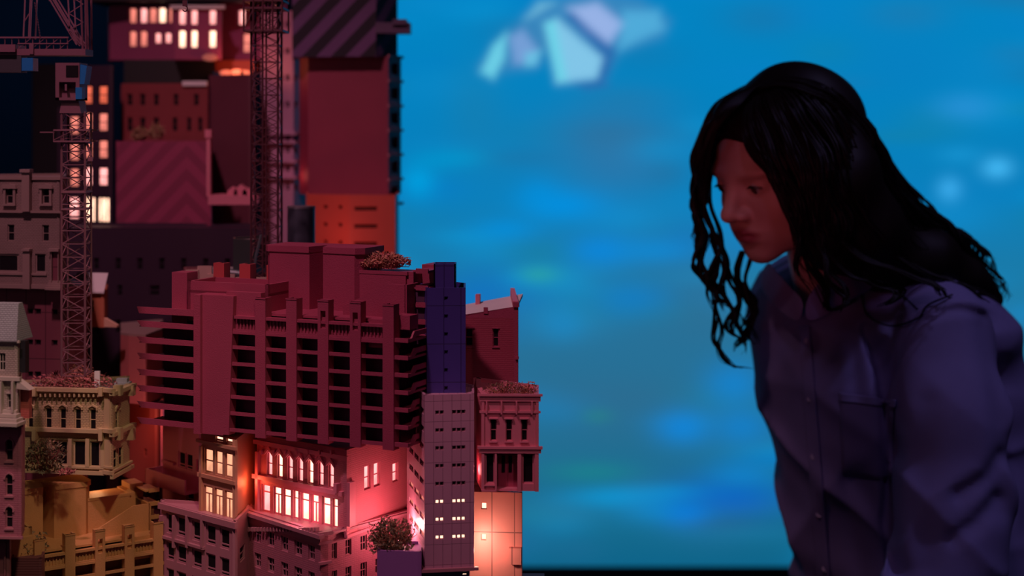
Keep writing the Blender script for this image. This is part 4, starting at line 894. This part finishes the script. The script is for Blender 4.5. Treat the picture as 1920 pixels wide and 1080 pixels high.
def cap(X_, Y_, Z_, a, b, ra, rb):
    a = np.array(a, 'f'); b = np.array(b, 'f'); d = b-a; L2 = float(d@d)
    h = np.clip(((X_-a[0])*d[0]+(Y_-a[1])*d[1]+(Z_-a[2])*d[2])/L2, 0, 1)
    return np.sqrt((X_-a[0]-d[0]*h)**2+(Y_-a[1]-d[1]*h)**2+(Z_-a[2]-d[2]*h)**2)-(ra+(rb-ra)*h)
def grid(lo, hi, st):
    ax = [np.arange(lo[i], hi[i]+st, st, dtype='f') for i in range(3)]; return ax, np.meshgrid(*ax, indexing='ij')
HS = 1.08; al = math.radians(30); ph = math.radians(20)
hf = Vector((-math.cos(al)*math.cos(ph), -math.sin(al)*math.cos(ph), -math.sin(ph))); hl = Vector((math.sin(al), -math.cos(al), 0)); hu = hf.cross(hl)
HO = P(1413, 351, 2.0)-(hf*.078+hl*.031)*HS
def H2W(x, y, z): return HO+(hf*x+hl*y+hu*z)*HS
def toH(X_, Y_, Z_):
    d = (X_-HO.x, Y_-HO.y, Z_-HO.z)
    return [(d[0]*v[0]+d[1]*v[1]+d[2]*v[2])/HS for v in (hf, hl, hu)]
NB = P(1570, 545, 2.14)        # base of neck
(ax_, G_) = grid((HO.x-.16, HO.y-.15, HO.z-.235), (HO.x+.21, HO.y+.20, HO.z+.15), .0023)
gx_, gy_, gz_ = G_; x, y, z = toH(gx_, gy_, gz_); ya = np.abs(y)
d = ell(x, y, z, (-.013, 0, .024), (.096, .072, .073))
d = smin(d, ell(x, y, z, (.026, 0, -.025), (.058, .060, .070)), .02)
d = smin(d, ell(x, ya, z, (.020, .028, -.060), (.052, .028, .030)), .02)
d = smin(d, ell(x, y, z, (.070, 0, -.086), (.016, .021, .014)), .020)
d = smin(d, ell(x, ya, z, (.050, .034, -.030), (.025, .023, .022)), .016)
d = smin(d, ell(x, ya, z, (.071, .020, .016), (.010, .024, .007)), .014)
d = smax(d, -ell(x, ya, z, (.092, .031, -.001), (.014, .014, .010)), .010)
d = smin(d, ell(x, ya, z, (.066, .031, -.001), (.0135, .0145, .0125)), .003)
d = smax(d, -ell(x, ya, z, (.083, .031, -.0022), (.0065, .0115, .0034)), .0015)
d = smin(d, cap(x, y, z, (.077, 0, .010), (.097, 0, -.024), .0075, .0095), .012)
d = smin(d, ell(x, y, z, (.101, 0, -.0285), (.0095, .0095, .0082)), .007)
d = smin(d, ell(x, ya, z, (.088, .0125, -.0325), (.0105, .0068, .0066)), .006)
d = smax(d, -ell(x, ya, z, (.094, .0065, -.0395), (.005, .003, .003)), .002)
d = smin(d, ell(x, y, z, (.073, 0, -.057), (.014, .028, .018)), .012)
d = smin(d, ell(x, y, z, (.0835, 0, -.0535), (.0080, .0210, .0046)), .004)
d = smin(d, ell(x, y, z, (.0825, 0, -.0635), (.0082, .0180, .0056)), .004)
d = smax(d, -cap(x, ya, z, (.0930, 0, -.0582), (.079, .0245, -.0576), .0013, .0010), .0015)
d = smin(d, ell(x, ya, z, (-.012, .074, -.012), (.016, .006, .028)), .005)     # ears
b0 = H2W(-.030, 0, -.04)
d = smin(d, cap(gx_, gy_, gz_, b0, NB, .050, .056)/HS, .022)
d = smin(d, ell(gx_, gy_, gz_, NB+Vector((.04, .05, -.085)), (.09, .10, .06))/HS, .03)
V, Fc = surfnet(d, *ax_); del d, x, y, z, ya, gx_, gy_, gz_, G_
# hands, hanging relaxed below the cuffs, and forearms
def hand(wr, dirv, side):
    wr = Vector(wr); dv = Vector(dirv).normalized(); th = side; pn = dv.cross(th).normalized()
    lo = wr-Vector((.12, .12, .24)); hi = wr+Vector((.12, .12, .12)); ax, (a, b, c) = grid(lo, hi, .0032)
    L = lambda u_, v_, w_=0: tuple(wr+dv*u_+th*v_+pn*w_)
    d = cap(a, b, c, L(-.10, 0), L(.0, 0), .032, .024)
    for v0 in (-.026, -.009, .009, .026): d = smin(d, cap(a, b, c, L(.01, v0*.5), L(.085, v0), .015, .012), .010)
    for i, (v0, ln) in enumerate(((-.029, .060), (-.010, .075), (.010, .082), (.029, .073))):
        p0 = L(.085, v0); p1 = L(.085+ln*.42, v0*1.12, .006+.002*i); p2 = L(.085+ln*.75, v0*1.14, .018+.002*i); p3 = L(.085+ln*.93, v0*1.12, .030)
        f = smin(smin(cap(a, b, c, p0, p1, .0098, .0088), cap(a, b, c, p1, p2, .0088, .0080), .003), cap(a, b, c, p2, p3, .0080, .0068), .003); d = smin(d, f, .003)
    f = smin(cap(a, b, c, L(.02, .020), L(.055, .046, .010), .013, .010), cap(a, b, c, L(.055, .046, .010), L(.085, .052, .022), .010, .0078), .003)
    d = smin(d, f, .006); return surfnet(d, *ax)
tf = Vector((-math.cos(math.radians(40)), -math.sin(math.radians(40)), 0)); tl = Vector((-tf.y, tf.x, 0)); tl = Vector((0, 0, 1)).cross(tf)
near_arm = [(P(1762, 612, 2.04), .066), (P(1780, 780, 1.985), .066), (P(1784, 950, 1.96), .064), (P(1764, 1100, 1.93), .056), (P(1742, 1215, 1.89), .043)]
far_arm = [(P(1506, 625, 2.32), .050), (P(1556, 800, 2.36), .050), (P(1600, 980, 2.36), .055), (P(1620, 1120, 2.26), .048), (P(1610, 1200, 2.18), .040)]
vs, fs_ = [V], [Fc]; n0 = len(V)
for arm in (near_arm, far_arm):
    dv = (arm[-1][0]-arm[-2][0]).normalized(); w0 = arm[-1][0]+dv*.03
    v2, f2 = hand(w0, dv, tf); vs.append(v2); fs_.append(f2+n0); n0 += len(v2)
body_me = mesh_np('body', np.concatenate(vs), np.concatenate(fs_))
PR = Vector((P(1720, 600, 2.2).x, 2.2, 0))
per = empty('person', PR, 'person with long dark wavy hair and lavender shirt leaning towards the model city', 'person')
def child(me, name, mat, par=None):
    o = bpy.data.objects.new(name, me); C.objects.link(o); o.parent = par or per
    if mat: me.materials.append(mat)
    o.matrix_parent_inverse = Matrix.Translation(-PR) if par is None else Matrix.Identity(4)
    return o
skin = bpy.data.materials.new('skin'); skin.use_nodes = True; nt = skin.node_tree; bs = nt.nodes['Principled BSDF']
vc = nt.nodes.new('ShaderNodeVertexColor'); vc.layer_name = 'tint'; nt.links.new(vc.outputs[0], bs.inputs['Base Color']); bs.inputs['Roughness'].default_value = .5
bs.inputs['Subsurface Weight'].default_value = .12; bs.inputs['Subsurface Scale'].default_value = .01; bs.inputs['Subsurface Radius'].default_value = (1, .3, .2)
body = child(body_me, 'body', skin)
AV = np.concatenate(vs); x, y, z = toH(AV[:, 0], AV[:, 1], AV[:, 2]); base = np.array([.60, .34, .27])
col = np.ones((len(AV), 4), 'f'); col[:, :3] = base
lm = np.clip(1.4-np.sqrt((y/.022)**2+((z+.0585)/.0092)**2)*1.1, 0, 1)*(x > .07); lm = np.clip(lm*2, 0, 1)[:, None]; col[:, :3] = col[:, :3]*(1-lm)+np.array([.38, .10, .12])*lm
ck = (np.exp(-((np.abs(y)-.035)/.016)**2-((z+.035)/.016)**2)*(x > .03))[:, None]*.4; col[:, :3] = col[:, :3]*(1-ck)+np.array([.60, .24, .21])*ck
ca_ = body_me.color_attributes.new('tint', 'FLOAT_COLOR', 'POINT'); ca_.data.foreach_set('color', col.ravel())
# eyes
EYW = paint('eye_white', (.55, .50, .48), .25, var=0); IRIS = paint('iris_brown', (.05, .025, .015), .15, var=0)
def uvsphere(c, r, n=20, squash=None):
    m = MB()
    for i in range(n):
        for j in range(n):
            q = []
            for a, b in ((i, j), (i+1, j), (i+1, j+1), (i, j+1)):
                t = math.pi*a/n; p_ = 2*math.pi*b/n; q.append(Vector(c)+Vector((math.sin(t)*math.cos(p_), math.sin(t)*math.sin(p_), math.cos(t)))*r)
            m.quad(q)
    return m
for sy in (1, -1):
    ec = H2W(.0670, .031*sy, -.001); e = child(uvsphere(ec, .0126*HS).data('eye'), 'eye', EYW)
    e.data.polygons.foreach_set('use_smooth', [True]*len(e.data.polygons))
    gz_dir = (hf*.93+hl*.02*sy-hu*.22).normalized(); m = MB()
    k = gz_dir.orthogonal().normalized(); k2 = gz_dir.cross(k); rr = .0126*HS
    m.quad([ec+gz_dir*(rr*.93+.0008)+(k*math.cos(t)+k2*math.sin(t))*.0056 for t in [i*math.pi/8 for i in range(16)]])
    m.tube([ec+gz_dir*(rr*.80), ec+gz_dir*(rr*.98+.0003)], [.0056, .0040], 16)
    child(m.data('iris'), 'iris', IRIS, e)
HAIRM = paint('dark_brown_hair', (.014, .007, .006), .55, var=.3)
HAIRM.node_tree.nodes['Principled BSDF'].inputs['Specular IOR Level'].default_value = .22
R = random.Random(5)
for sy in (1, -1):
    m = MB()
    for k in range(46):
        t = k/45; c_ = H2W(.0825-.020*t**2+.001, sy*(.011+.038*t), .0165+.0055*math.sin(t*2.4)-.003*t+R.uniform(-.0016, .0016)); dr = (hl*sy*.8+hu*.35-hf*.35*t).normalized()
        m.tube([c_-dr*.004-hf*.001, c_, c_+dr*.0045], [.0005, .0010, .0003], 4)
    child(m.data('eyebrow'), 'eyebrow', HAIRM)
    m = MB()   # lash line
    for k in range(20):
        t = -1+2*k/19; c_ = H2W(.0785-.004*t*t+.001, sy*(.031+.0115*t), .0018-.0022*t*t); m.tube([c_, c_+(hf*.8-hu*.5+hl*sy*t*.5)*.005], [.0005, .0002], 4)
    child(m.data('eyelash'), 'eyelash', HAIRM)
# shirt -----------------------------------------------------------
TD = 2.2; pm_ = FP/TD
rings = [(455, 1560, 1680, .05), (470, 1520, 1700, .09), (490, 1484, 1750, .13), (520, 1446, 1800, .165), (560, 1424, 1842, .18), (600, 1416, 1878, .185), (700, 1427, 1915, .172), (800, 1450, 1935, .168), (900, 1476, 1950, .168), (1000, 1499, 1960, .175), (1080, 1514, 1965, .18), (1180, 1535, 1960, .20), (1230, 1545, 1955, .20)]
zr = np.array([Zp(r_[0], TD) for r_ in rings])[::-1]
cxr = np.array([((r_[1]+r_[2])/2-960)/pm_ for r_ in rings])[::-1]; hwr = np.array([r_[3] for r_ in rings])[::-1]
er = np.array([(r_[2]-r_[1])/2/pm_ for r_ in rings])[::-1]; hdr = np.sqrt(np.maximum(er**2-(.64*hwr)**2, .0016))/.77
(ax_, (a, b, c)) = grid((.28, 1.84, .80), (.80, 2.48, 1.42), .0043)
zc = ax_[2]; cx_ = np.interp(zc, zr, cxr)[None, None, :]; hw_ = np.interp(zc, zr, hwr)[None, None, :]; hd_ = np.interp(zc, zr, hdr)[None, None, :]
dx = a-cx_; dy = b-TD; uu = dx*tf.x+dy*tf.y; vv = dx*tl.x+dy*tl.y
q = (np.abs(uu/hd_)**2.3+np.abs(vv/hw_)**2.3)**(1/2.3); d = (q-1)*np.minimum(hd_, hw_)*.9
d = np.maximum(d, c-Zp(462, TD)); hem = Zp(1118, TD)-.16*(-(dx*tf.x+dy*tf.y))*-1*1.0
hem = .905+.22*np.clip(-uu, -.1, .2); d = smax(d, hem-c, .006)
# body folds
rdg = lambda t_: (1-np.abs(np.sin(t_)))**2
fold = -.010*rdg(16*vv+9*c+1.5*np.sin(11*c)+3*uu)*np.clip((1.32-c)*4, 0, 1)-.007*rdg(14*vv-16*c+2*uu+1)*np.clip((1.30-c)*4, 0, 1)+.004*np.sin(26*(vv+.6*c)+4*np.sin(14*c))*np.clip((1.25-c)*3, 0, 1)+.003*np.sin(60*c+22*vv)*np.clip((vv-.05)*8, 0, 1)
d = d+fold
for arm, kk in ((near_arm, .004), (far_arm, .03)):
    s_ = None
    for i in range(len(arm)-1):
        e = cap(a, b, c, arm[i][0], arm[i+1][0], arm[i][1], arm[i+1][1]); s_ = e if s_ is None else smin(s_, e, .02)
    wr_ = -.009*rdg(17*c+14*vv+1.5*np.sin(12*uu))*np.clip((1.28-c)*5, 0, 1)-.007*rdg(22*vv-9*c+10*uu)+.003*np.sin(45*c+18*vv+2.5*np.sin(25*uu))*np.clip((1.25-c)*5, 0, 1)+.005*np.sin(38*vv+30*uu+9*c)
    d = smin(d, s_+wr_, kk)
d = smax(d, -cap(a, b, c, NB+Vector((0, .01, .0)), H2W(-.02, 0, -.07), .056, .066), .006)
d = smax(d, -cap(a, b, c, P(1514, 552, 2.0), P(1540, 500, 2.06), .006, .030), .006)
SV, SF = surfnet(d, *ax_)
_px = 960+FP*SV[:, 0]/SV[:, 1]; _py = Y0+FP*(CZ-SV[:, 2])/SV[:, 1]; _w = np.zeros(len(SV))
for pl, dep, sg in [([(1628, 618), (1652, 690), (1668, 780), (1672, 880), (1668, 980), (1684, 1075)], .020, 9), ([(1600, 560), (1598, 640), (1608, 740)], .006, 12), ([(1655, 650), (1676, 720), (1690, 800)], .010, 8),
                    ([(1745, 590), (1800, 580), (1850, 592)], .005, 6), ([(1850, 610), (1872, 720), (1886, 850), (1880, 960)], .010, 16), ([(1610, 905), (1650, 990), (1690, 1080)], .012, 18), ([(1590, 900), (1600, 1000), (1620, 1090)], .006, 14),
                    ([(1462, 640), (1478, 800), (1500, 960)], .004, 12), ([(1740, 760), (1720, 900), (1735, 1060)], .006, 20), ([(1800, 930), (1850, 900), (1880, 860)], .008, 12), ([(1790, 1010), (1830, 985), (1870, 940)], .008, 12)]:
    dm_ = np.full(len(SV), 1e9)
    for k in range(len(pl)-1):
        A0 = np.array(pl[k], float); e_ = np.array(pl[k+1], float)-A0; h_ = np.clip(((_px-A0[0])*e_[0]+(_py-A0[1])*e_[1])/(e_@e_), 0, 1)
        dm_ = np.minimum(dm_, (_px-A0[0]-h_*e_[0])**2+(_py-A0[1]-h_*e_[1])**2)
    _w += dep*np.exp(-dm_/(2*sg*sg))
SV[:, 1] += _w*(SV[:, 1] < TD); shirt_me = mesh_np('shirt', SV, SF)
# gentle laplacian smoothing
SHIRT = paint('lavender_cloth', (.26, .215, .42), .75, 'cloth', .5)
shirt = child(shirt_me, 'shirt', SHIRT); sm_ = shirt.modifiers.new('smooth', 'SMOOTH'); sm_.factor = .5; sm_.iterations = 3
bv = BVHTree.FromPolygons(SV.tolist(), SF.tolist()); O_ = Vector((0, 0, CZ))
def hit(px, py, off=.004, dflt=2.1):
    dr = (P(px, py, 1.0)-O_).normalized(); l, nrm, i_, ds = bv.ray_cast(O_, dr)
    if l is None: return P(px, py, dflt)
    return l-dr*off
def patch(name, c4, off=.004, n=10, mat=None, thick=.002, edge=0.0):
    me = bpy.data.meshes.new(name); v = []; f = []
    for j in range(n+1):
        for i in range(n+1):
            s_, t = i/n, j/n; px = (c4[0][0]*(1-s_)+c4[1][0]*s_)*(1-t)+(c4[3][0]*(1-s_)+c4[2][0]*s_)*t; py = (c4[0][1]*(1-s_)+c4[1][1]*s_)*(1-t)+(c4[3][1]*(1-s_)+c4[2][1]*s_)*t
            v.append(tuple(hit(px, py, off*(1-t)-.001*t if name == 'pocket' else off)))
    for j in range(n):
        for i in range(n): k = j*(n+1)+i; f.append((k, k+1, k+n+2, k+n+1))
    me.from_pydata(v, [], f); me.polygons.foreach_set('use_smooth', [True]*len(f)); o = child(me, name, mat or SHIRT, shirt); so = o.modifiers.new('solid', 'SOLIDIFY'); so.thickness = thick; o.matrix_parent_inverse = Matrix.Identity(4); return o
patch('placket', [(1500, 612), (1519, 612), (1560, 1110), (1536, 1110)], .0025, 24, thick=.003)
patch('pocket', [(1574, 742), (1676, 752), (1672, 905), (1580, 892)], .008, 12, thick=.001)
patch('pocket_hem', [(1572, 736), (1680, 750), (1678, 764), (1573, 752)], .009, 12, thick=.002)
for (px, py) in ((1516, 640), (1521, 748), (1528, 856), (1538, 964), (1549, 1066)):
    q = hit(px-2, py, .004); m = MB(); n_ = (O_-q).normalized(); s1 = n_.cross(Vector((0, 0, 1))).normalized(); s2 = n_.cross(s1)
    m.tube([q, q+n_*.002], .0042, 12); child(m.data('button'), 'button', paint('pearl_button', (.5, .4, .5), .3), shirt)
# collar: stand and two leaves
def ribbon(name, pts_lo, pts_hi, mat=SHIRT, par=None, thick=.003):
    me = bpy.data.meshes.new(name); n = len(pts_lo); v = [tuple(p) for p in pts_lo]+[tuple(p) for p in pts_hi]
    me.from_pydata(v, [], [(i, i+1, n+i+1, n+i) for i in range(n-1)]); me.polygons.foreach_set('use_smooth', [True]*(n-1)); o = child(me, name, mat, par or shirt); o.modifiers.new('solid', 'SOLIDIFY').thickness = thick; s_ = o.modifiers.new('sub', 'SUBSURF'); s_.levels = s_.render_levels = 2; return o
near_lo = [(1504, 612, 2.02), (1545, 600, 2.01), (1590, 572, 2.02), (1640, 540, 2.05), (1690, 505, 2.12)]
near_hi = [(1512, 560, 2.005), (1528, 535, 2.01), (1555, 505, 2.03), (1600, 480, 2.06), (1650, 462, 2.13)]
def hz(l): return [min((P(*p), hit(p[0], p[1], .006, p[2])), key=lambda v: v.y) for p in l]
ribbon('collar', hz(near_lo), [P(*p) for p in near_hi])
far_lo = [(1504, 612, 2.04), (1478, 600, 2.07), (1450, 575, 2.11), (1428, 545, 2.16), (1424, 515, 2.2)]
far_hi = [(1512, 560, 2.03), (1492, 545, 2.06), (1470, 520, 2.10), (1450, 498, 2.14), (1444, 486, 2.18)]
ribbon('collar', hz(far_lo), [P(*p) for p in far_hi])
# trousers and shoes (below the frame, but she stands on the floor)
(ax_, (a, b, c)) = grid((.25, 1.95, .02), (.85, 2.60, 1.02), .010)
hc = Vector((P(1745, 0, 2.2).x, 2.22, .90)); d = ell(a, b, c, hc, (.165, .165, .14))
feet = []
for s_, o_ in ((1, 0), (-1, .03)):
    h_ = hc+tl*.09*s_-Vector((0, 0, .04)); kn = hc+tl*.10*s_+tf*(.05+o_)+Vector((0, 0, -.42)); an = hc+tl*.11*s_+tf*(.0+o_); an.z = .09; feet.append(an)
    d = smin(d, smin(cap(a, b, c, h_, kn, .092, .066), cap(a, b, c, kn, an, .066, .055), .03), .03)
TV, TF = surfnet(d, *ax_); tr = mesh_np('trousers', TV, TF); child(tr, 'trousers', paint('black_trousers', (.006, .005, .008), .8))
for an in feet:
    lo = Vector((an.x-.25, an.y-.25, -.012)); hi = Vector((an.x+.25, an.y+.25, .14)); ax_, (a, b, c) = grid(lo, hi, .006); to = an+tf*.16
    d = smin(cap(a, b, c, (an.x, an.y, .10), (an.x, an.y, .04), .046, .042), cap(a, b, c, (an.x, an.y, .038), (to.x, to.y, .034), .038, .034), .03); d = smax(d, .004-c, .004); v2, f2 = surfnet(d, *ax_); child(mesh_np('shoe', v2, f2), 'shoe', paint('black_leather', (.01, .01, .01), .4))
# hair ------------------------------------------------------------
(ax_, (a, b, c)) = grid((HO.x-.16, HO.y-.16, HO.z-.24), (HO.x+.36, HO.y+.30, HO.z+.17), .004)
x, y, z = toH(a, b, c)
d = ell(x, y, z, (-.020, 0, .030), (.101, .080, .082))
far = smin(cap(a, b, c, P(1378, 212, 2.05), P(1326, 290, 2.07), .024, .013), cap(a, b, c, P(1326, 290, 2.07), P(1318, 380, 2.07), .013, .007), .01)
face = (x-.081)*.80+(z-.071)*-.60-.06*np.abs(y)
face2 = np.maximum((x-.030), -(z-.060)*0+(-.2))
d = smax(d, face, .008)
bulk = [(1500, 215, 2.06, .045), (1552, 340, 2.03, .062), (1592, 425, 2.05, .058), (1655, 470, 2.08, .045), (1735, 488, 2.09, .036), (1808, 520, 2.11, .024), (1862, 562, 2.13, .012)]
for i in range(len(bulk)-1):
    p_, q_ = bulk[i], bulk[i+1]; d = smin(d, cap(a, b, c, P(*p_[:3]), P(*q_[:3]), p_[3], q_[3]), .03)
d = d+.003*np.sin(70*(a*.5+b*.4)+6*np.sin(11*c)+9*c)
d = smin(d, far, .015)
HV, HF = surfnet(d, *ax_); hair = child(mesh_np('hair', HV, HF), 'hair', HAIRM)
hb = BVHTree.FromPolygons(HV.tolist(), HF.tolist())
def cr(pts, n):     # catmull-rom resample
    pts = [np.array(p, float) for p in pts]; pts = [2*pts[0]-pts[1]]+pts+[2*pts[-1]-pts[-2]]; out = []; m_ = len(pts)-3
    for k in range(n+1):
        t = k/n*m_; i = min(int(t), m_-1); t -= i; p0, p1, p2, p3 = pts[i:i+4]
        out.append(.5*((2*p1)+(-p0+p2)*t+(2*p0-5*p1+4*p2-p3)*t*t+(-p0+3*p1-3*p2+p3)*t**3))
    return out
def strands(m, ga, gb, n, amp, freq, r0=.0012, nseg=34, jit=(5, .012), end=(.8, 1.0), seed=0, clump=7):
    rr = random.Random(seed); A = cr(ga, nseg); B = cr(gb, nseg)
    cl = [(rr.random(), rr.uniform(0, 6.28), rr.uniform(.8, 1.25)) for _ in range(clump)]
    for k in range(n):
        c0 = cl[rr.randrange(clump)]; u_ = rr.random()*.5+c0[0]*.5; u_ = min(max(c0[0]+rr.gauss(0, .10), 0), 1); jx, jd = rr.gauss(0, jit[0]), rr.gauss(0, jit[1]); phs = c0[1]+rr.gauss(0, .35); fq = freq*c0[2]; L = int(nseg*rr.uniform(*end)); pts = []; rs = []
        am = amp*rr.uniform(.6, 1.3); r_ = r0*rr.uniform(.6, 1.3)
        for i in range(L+1):
            t = i/nseg; p_ = A[i]*(1-u_)+B[i]*u_; wv = am*min(1, t*1.6)
            px = p_[0]+jx*min(1, t*2)+wv*math.sin(fq*t*6.28+phs); py = p_[1]+wv*.25*math.cos(fq*t*12+phs); D_ = p_[2]+jd*min(1, t*2+.2)+wv/1450*math.cos(fq*t*6.28+phs)
            pts.append(P(px, py, D_)); rs.append(r_*(1 if i < L*.75 else max(.25, 1-(i/L-.75)*3)))
        m.tube(pts, rs, 4)
hm = MB()
# near side, from the parting down over ear, shoulder and back
fr = [(1412, 178, 2.03), (1392, 222, 1.985), (1404, 275, 1.965), (1440, 330, 1.955), (1474, 385, 1.955), (1490, 440, 1.965), (1500, 500, 1.975)]
mid = [(1440, 160, 2.04), (1470, 185, 1.97), (1520, 270, 1.94), (1545, 350, 1.935), (1560, 420, 1.95), (1590, 480, 1.97), (1620, 530, 2.0)]
bk = [(1470, 142, 2.08), (1560, 165, 2.03), (1625, 235, 2.03), (1660, 310, 2.05), (1705, 390, 2.08), (1790, 455, 2.12), (1874, 560, 2.15)]
strands(hm, fr, mid, 230, 6, 3.0, seed=1, jit=(4, .006)); strands(hm, mid, bk, 360, 9, 3.4, seed=2, jit=(5, .012), end=(.85, 1))
bk2 = [(1500, 138, 2.12), (1575, 165, 2.10), (1632, 245, 2.12), (1668, 320, 2.14), (1722, 400, 2.16), (1810, 465, 2.2), (1884, 572, 2.2)]
strands(hm, bk, bk2, 110, 9, 4, seed=3, jit=(3, .01), r0=.0011)
# over the crown to the far side
f1 = [(1424, 172, 2.04), (1385, 185, 2.00), (1350, 215, 1.98), (1330, 250, 1.985), (1318, 300, 2.00), (1316, 350, 2.02), (1322, 400, 2.03)]
f2 = [(1480, 134, 2.12), (1400, 160, 2.10), (1345, 195, 2.09), (1316, 240, 2.10), (1304, 300, 2.10), (1304, 360, 2.10), (1316, 420, 2.10)]
strands(hm, f1, f2, 170, 4, 2.5, seed=4, jit=(2, .008), r0=.0012)
f0 = [(1440, 160, 2.05), (1415, 165, 2.0), (1385, 195, 1.965), (1355, 225, 1.965), (1335, 255, 1.975), (1326, 290, 1.99), (1322, 330, 2.01)]
strands(hm, f0, f1, 90, 2, 2, seed=14, jit=(1.5, .003))
strands(hm, [(1430, 150, 2.06), (1470, 132, 2.05), (1530, 134, 2.05), (1580, 165, 2.05), (1610, 210, 2.05)], [(1410, 170, 2.02), (1460, 160, 2.0), (1520, 175, 1.98), (1575, 210, 1.99), (1610, 260, 2.0)], 90, 3, 2, seed=5, jit=(2, .004), nseg=20)
# curls hanging in front, far side
def curl(pts, n, amp, freq, sp, D_, seed, r0=.00125):
    g = [(p[0]-sp, p[1], D_) for p in pts]; h_ = [(p[0]+sp, p[1], D_+.03) for p in pts]; strands(hm, g, h_, n, amp, freq, r0=r0, nseg=44, jit=(1.5, .004), end=(.75, 1), seed=seed, clump=3)
curl([(1318, 330), (1304, 370), (1318, 430), (1310, 490), (1332, 540), (1350, 590)], 42, 9, 2.6, 6, 2.05, 31)
curl([(1325, 330), (1330, 400), (1352, 460), (1345, 520), (1372, 580), (1385, 620)], 42, 9, 2.8, 8, 2.07, 32)
curl([(1340, 440), (1362, 500), (1340, 560), (1345, 610), (1342, 650), (1372, 685), (1416, 692)], 12, 7, 1.8, 5, 2.06, 33)
curl([(1390, 470), (1378, 520), (1408, 570), (1398, 610), (1412, 650)], 30, 8, 2.2, 7, 2.1, 34)
curl([(1410, 470), (1395, 530), (1412, 590), (1392, 630), (1378, 660)], 26, 7, 2.0, 5, 2.1, 35)
curl([(1350, 450), (1366, 520), (1388, 560), (1372, 610), (1398, 640), (1385, 670)], 26, 8, 2.0, 5, 2.08, 36)
curl([(1304, 300), (1297, 350), (1312, 400), (1300, 440), (1308, 470)], 10, 5, 2.4, 3, 2.08, 37, .0008)
# curls on the near shoulder
curl([(1496, 430), (1512, 490), (1540, 540), (1556, 580), (1600, 560)], 16, 7, 1.6, 8, 1.97, 41)
curl([(1540, 440), (1590, 510), (1640, 530), (1680, 550), (1650, 580)], 22, 8, 1.8, 14, 1.95, 42)
curl([(1640, 440), (1700, 490), (1760, 520), (1820, 540), (1880, 572)], 34, 9, 2.4, 14, 2.02, 43)
curl([(1560, 420), (1620, 480), (1700, 510), (1760, 540), (1800, 560)], 30, 9, 2.0, 14, 1.96, 44)
curl([(1560, 165), (1625, 235), (1672, 320), (1722, 395), (1800, 440), (1850, 500), (1886, 566)], 26, 12, 3.2, 6, 2.13, 51)
curl([(1590, 190), (1640, 260), (1690, 345), (1760, 415), (1820, 460), (1862, 520), (1880, 575)], 26, 13, 2.7, 8, 2.10, 52)
curl([(1410, 160), (1450, 138), (1500, 130), (1560, 145), (1600, 190), (1630, 250)], 20, 4, 3, 4, 2.06, 53)
curl([(1330, 215), (1308, 270), (1302, 330), (1300, 390), (1318, 450), (1306, 520)], 26, 7, 2.6, 5, 2.07, 54)
curl([(1430, 290), (1466, 360), (1492, 430), (1500, 500), (1530, 560)], 20, 6, 2.6, 6, 1.945, 55)
curl([(1500, 330), (1530, 420), (1545, 500), (1580, 560), (1560, 590)], 20, 9, 2.6, 8, 1.925, 56)
child(hm.data('hair_strands'), 'hair_strands', HAIRM)['kind'] = 'stuff'
for pts in ([(1500, 500), (1540, 545), (1550, 572), (1600, 562), (1614, 550), (1626, 590), (1670, 611), (1720, 597), (1740, 572), (1786, 552)], [(1600, 500), (1620, 525), (1665, 522), (1695, 505)], [(1650, 520), (1690, 552), (1720, 580)]):
    m = MB(); pp = [hit(p[0], p[1], .007) for p in cr([(a_, b_, 0) for a_, b_ in pts], 50)]
    m.tube(pp, .0012, 5); child(m.data('hair_lock'), 'hair_lock', HAIRM)
light('SPOT', 'face_fill', P(1000, 560, 1.25), 5.5, (1, .15, .22), .14, H2W(.06, 0, -.02), spot_size=math.radians(19), spot_blend=1.0)  # added spot before the model, stands in for its glow on the face
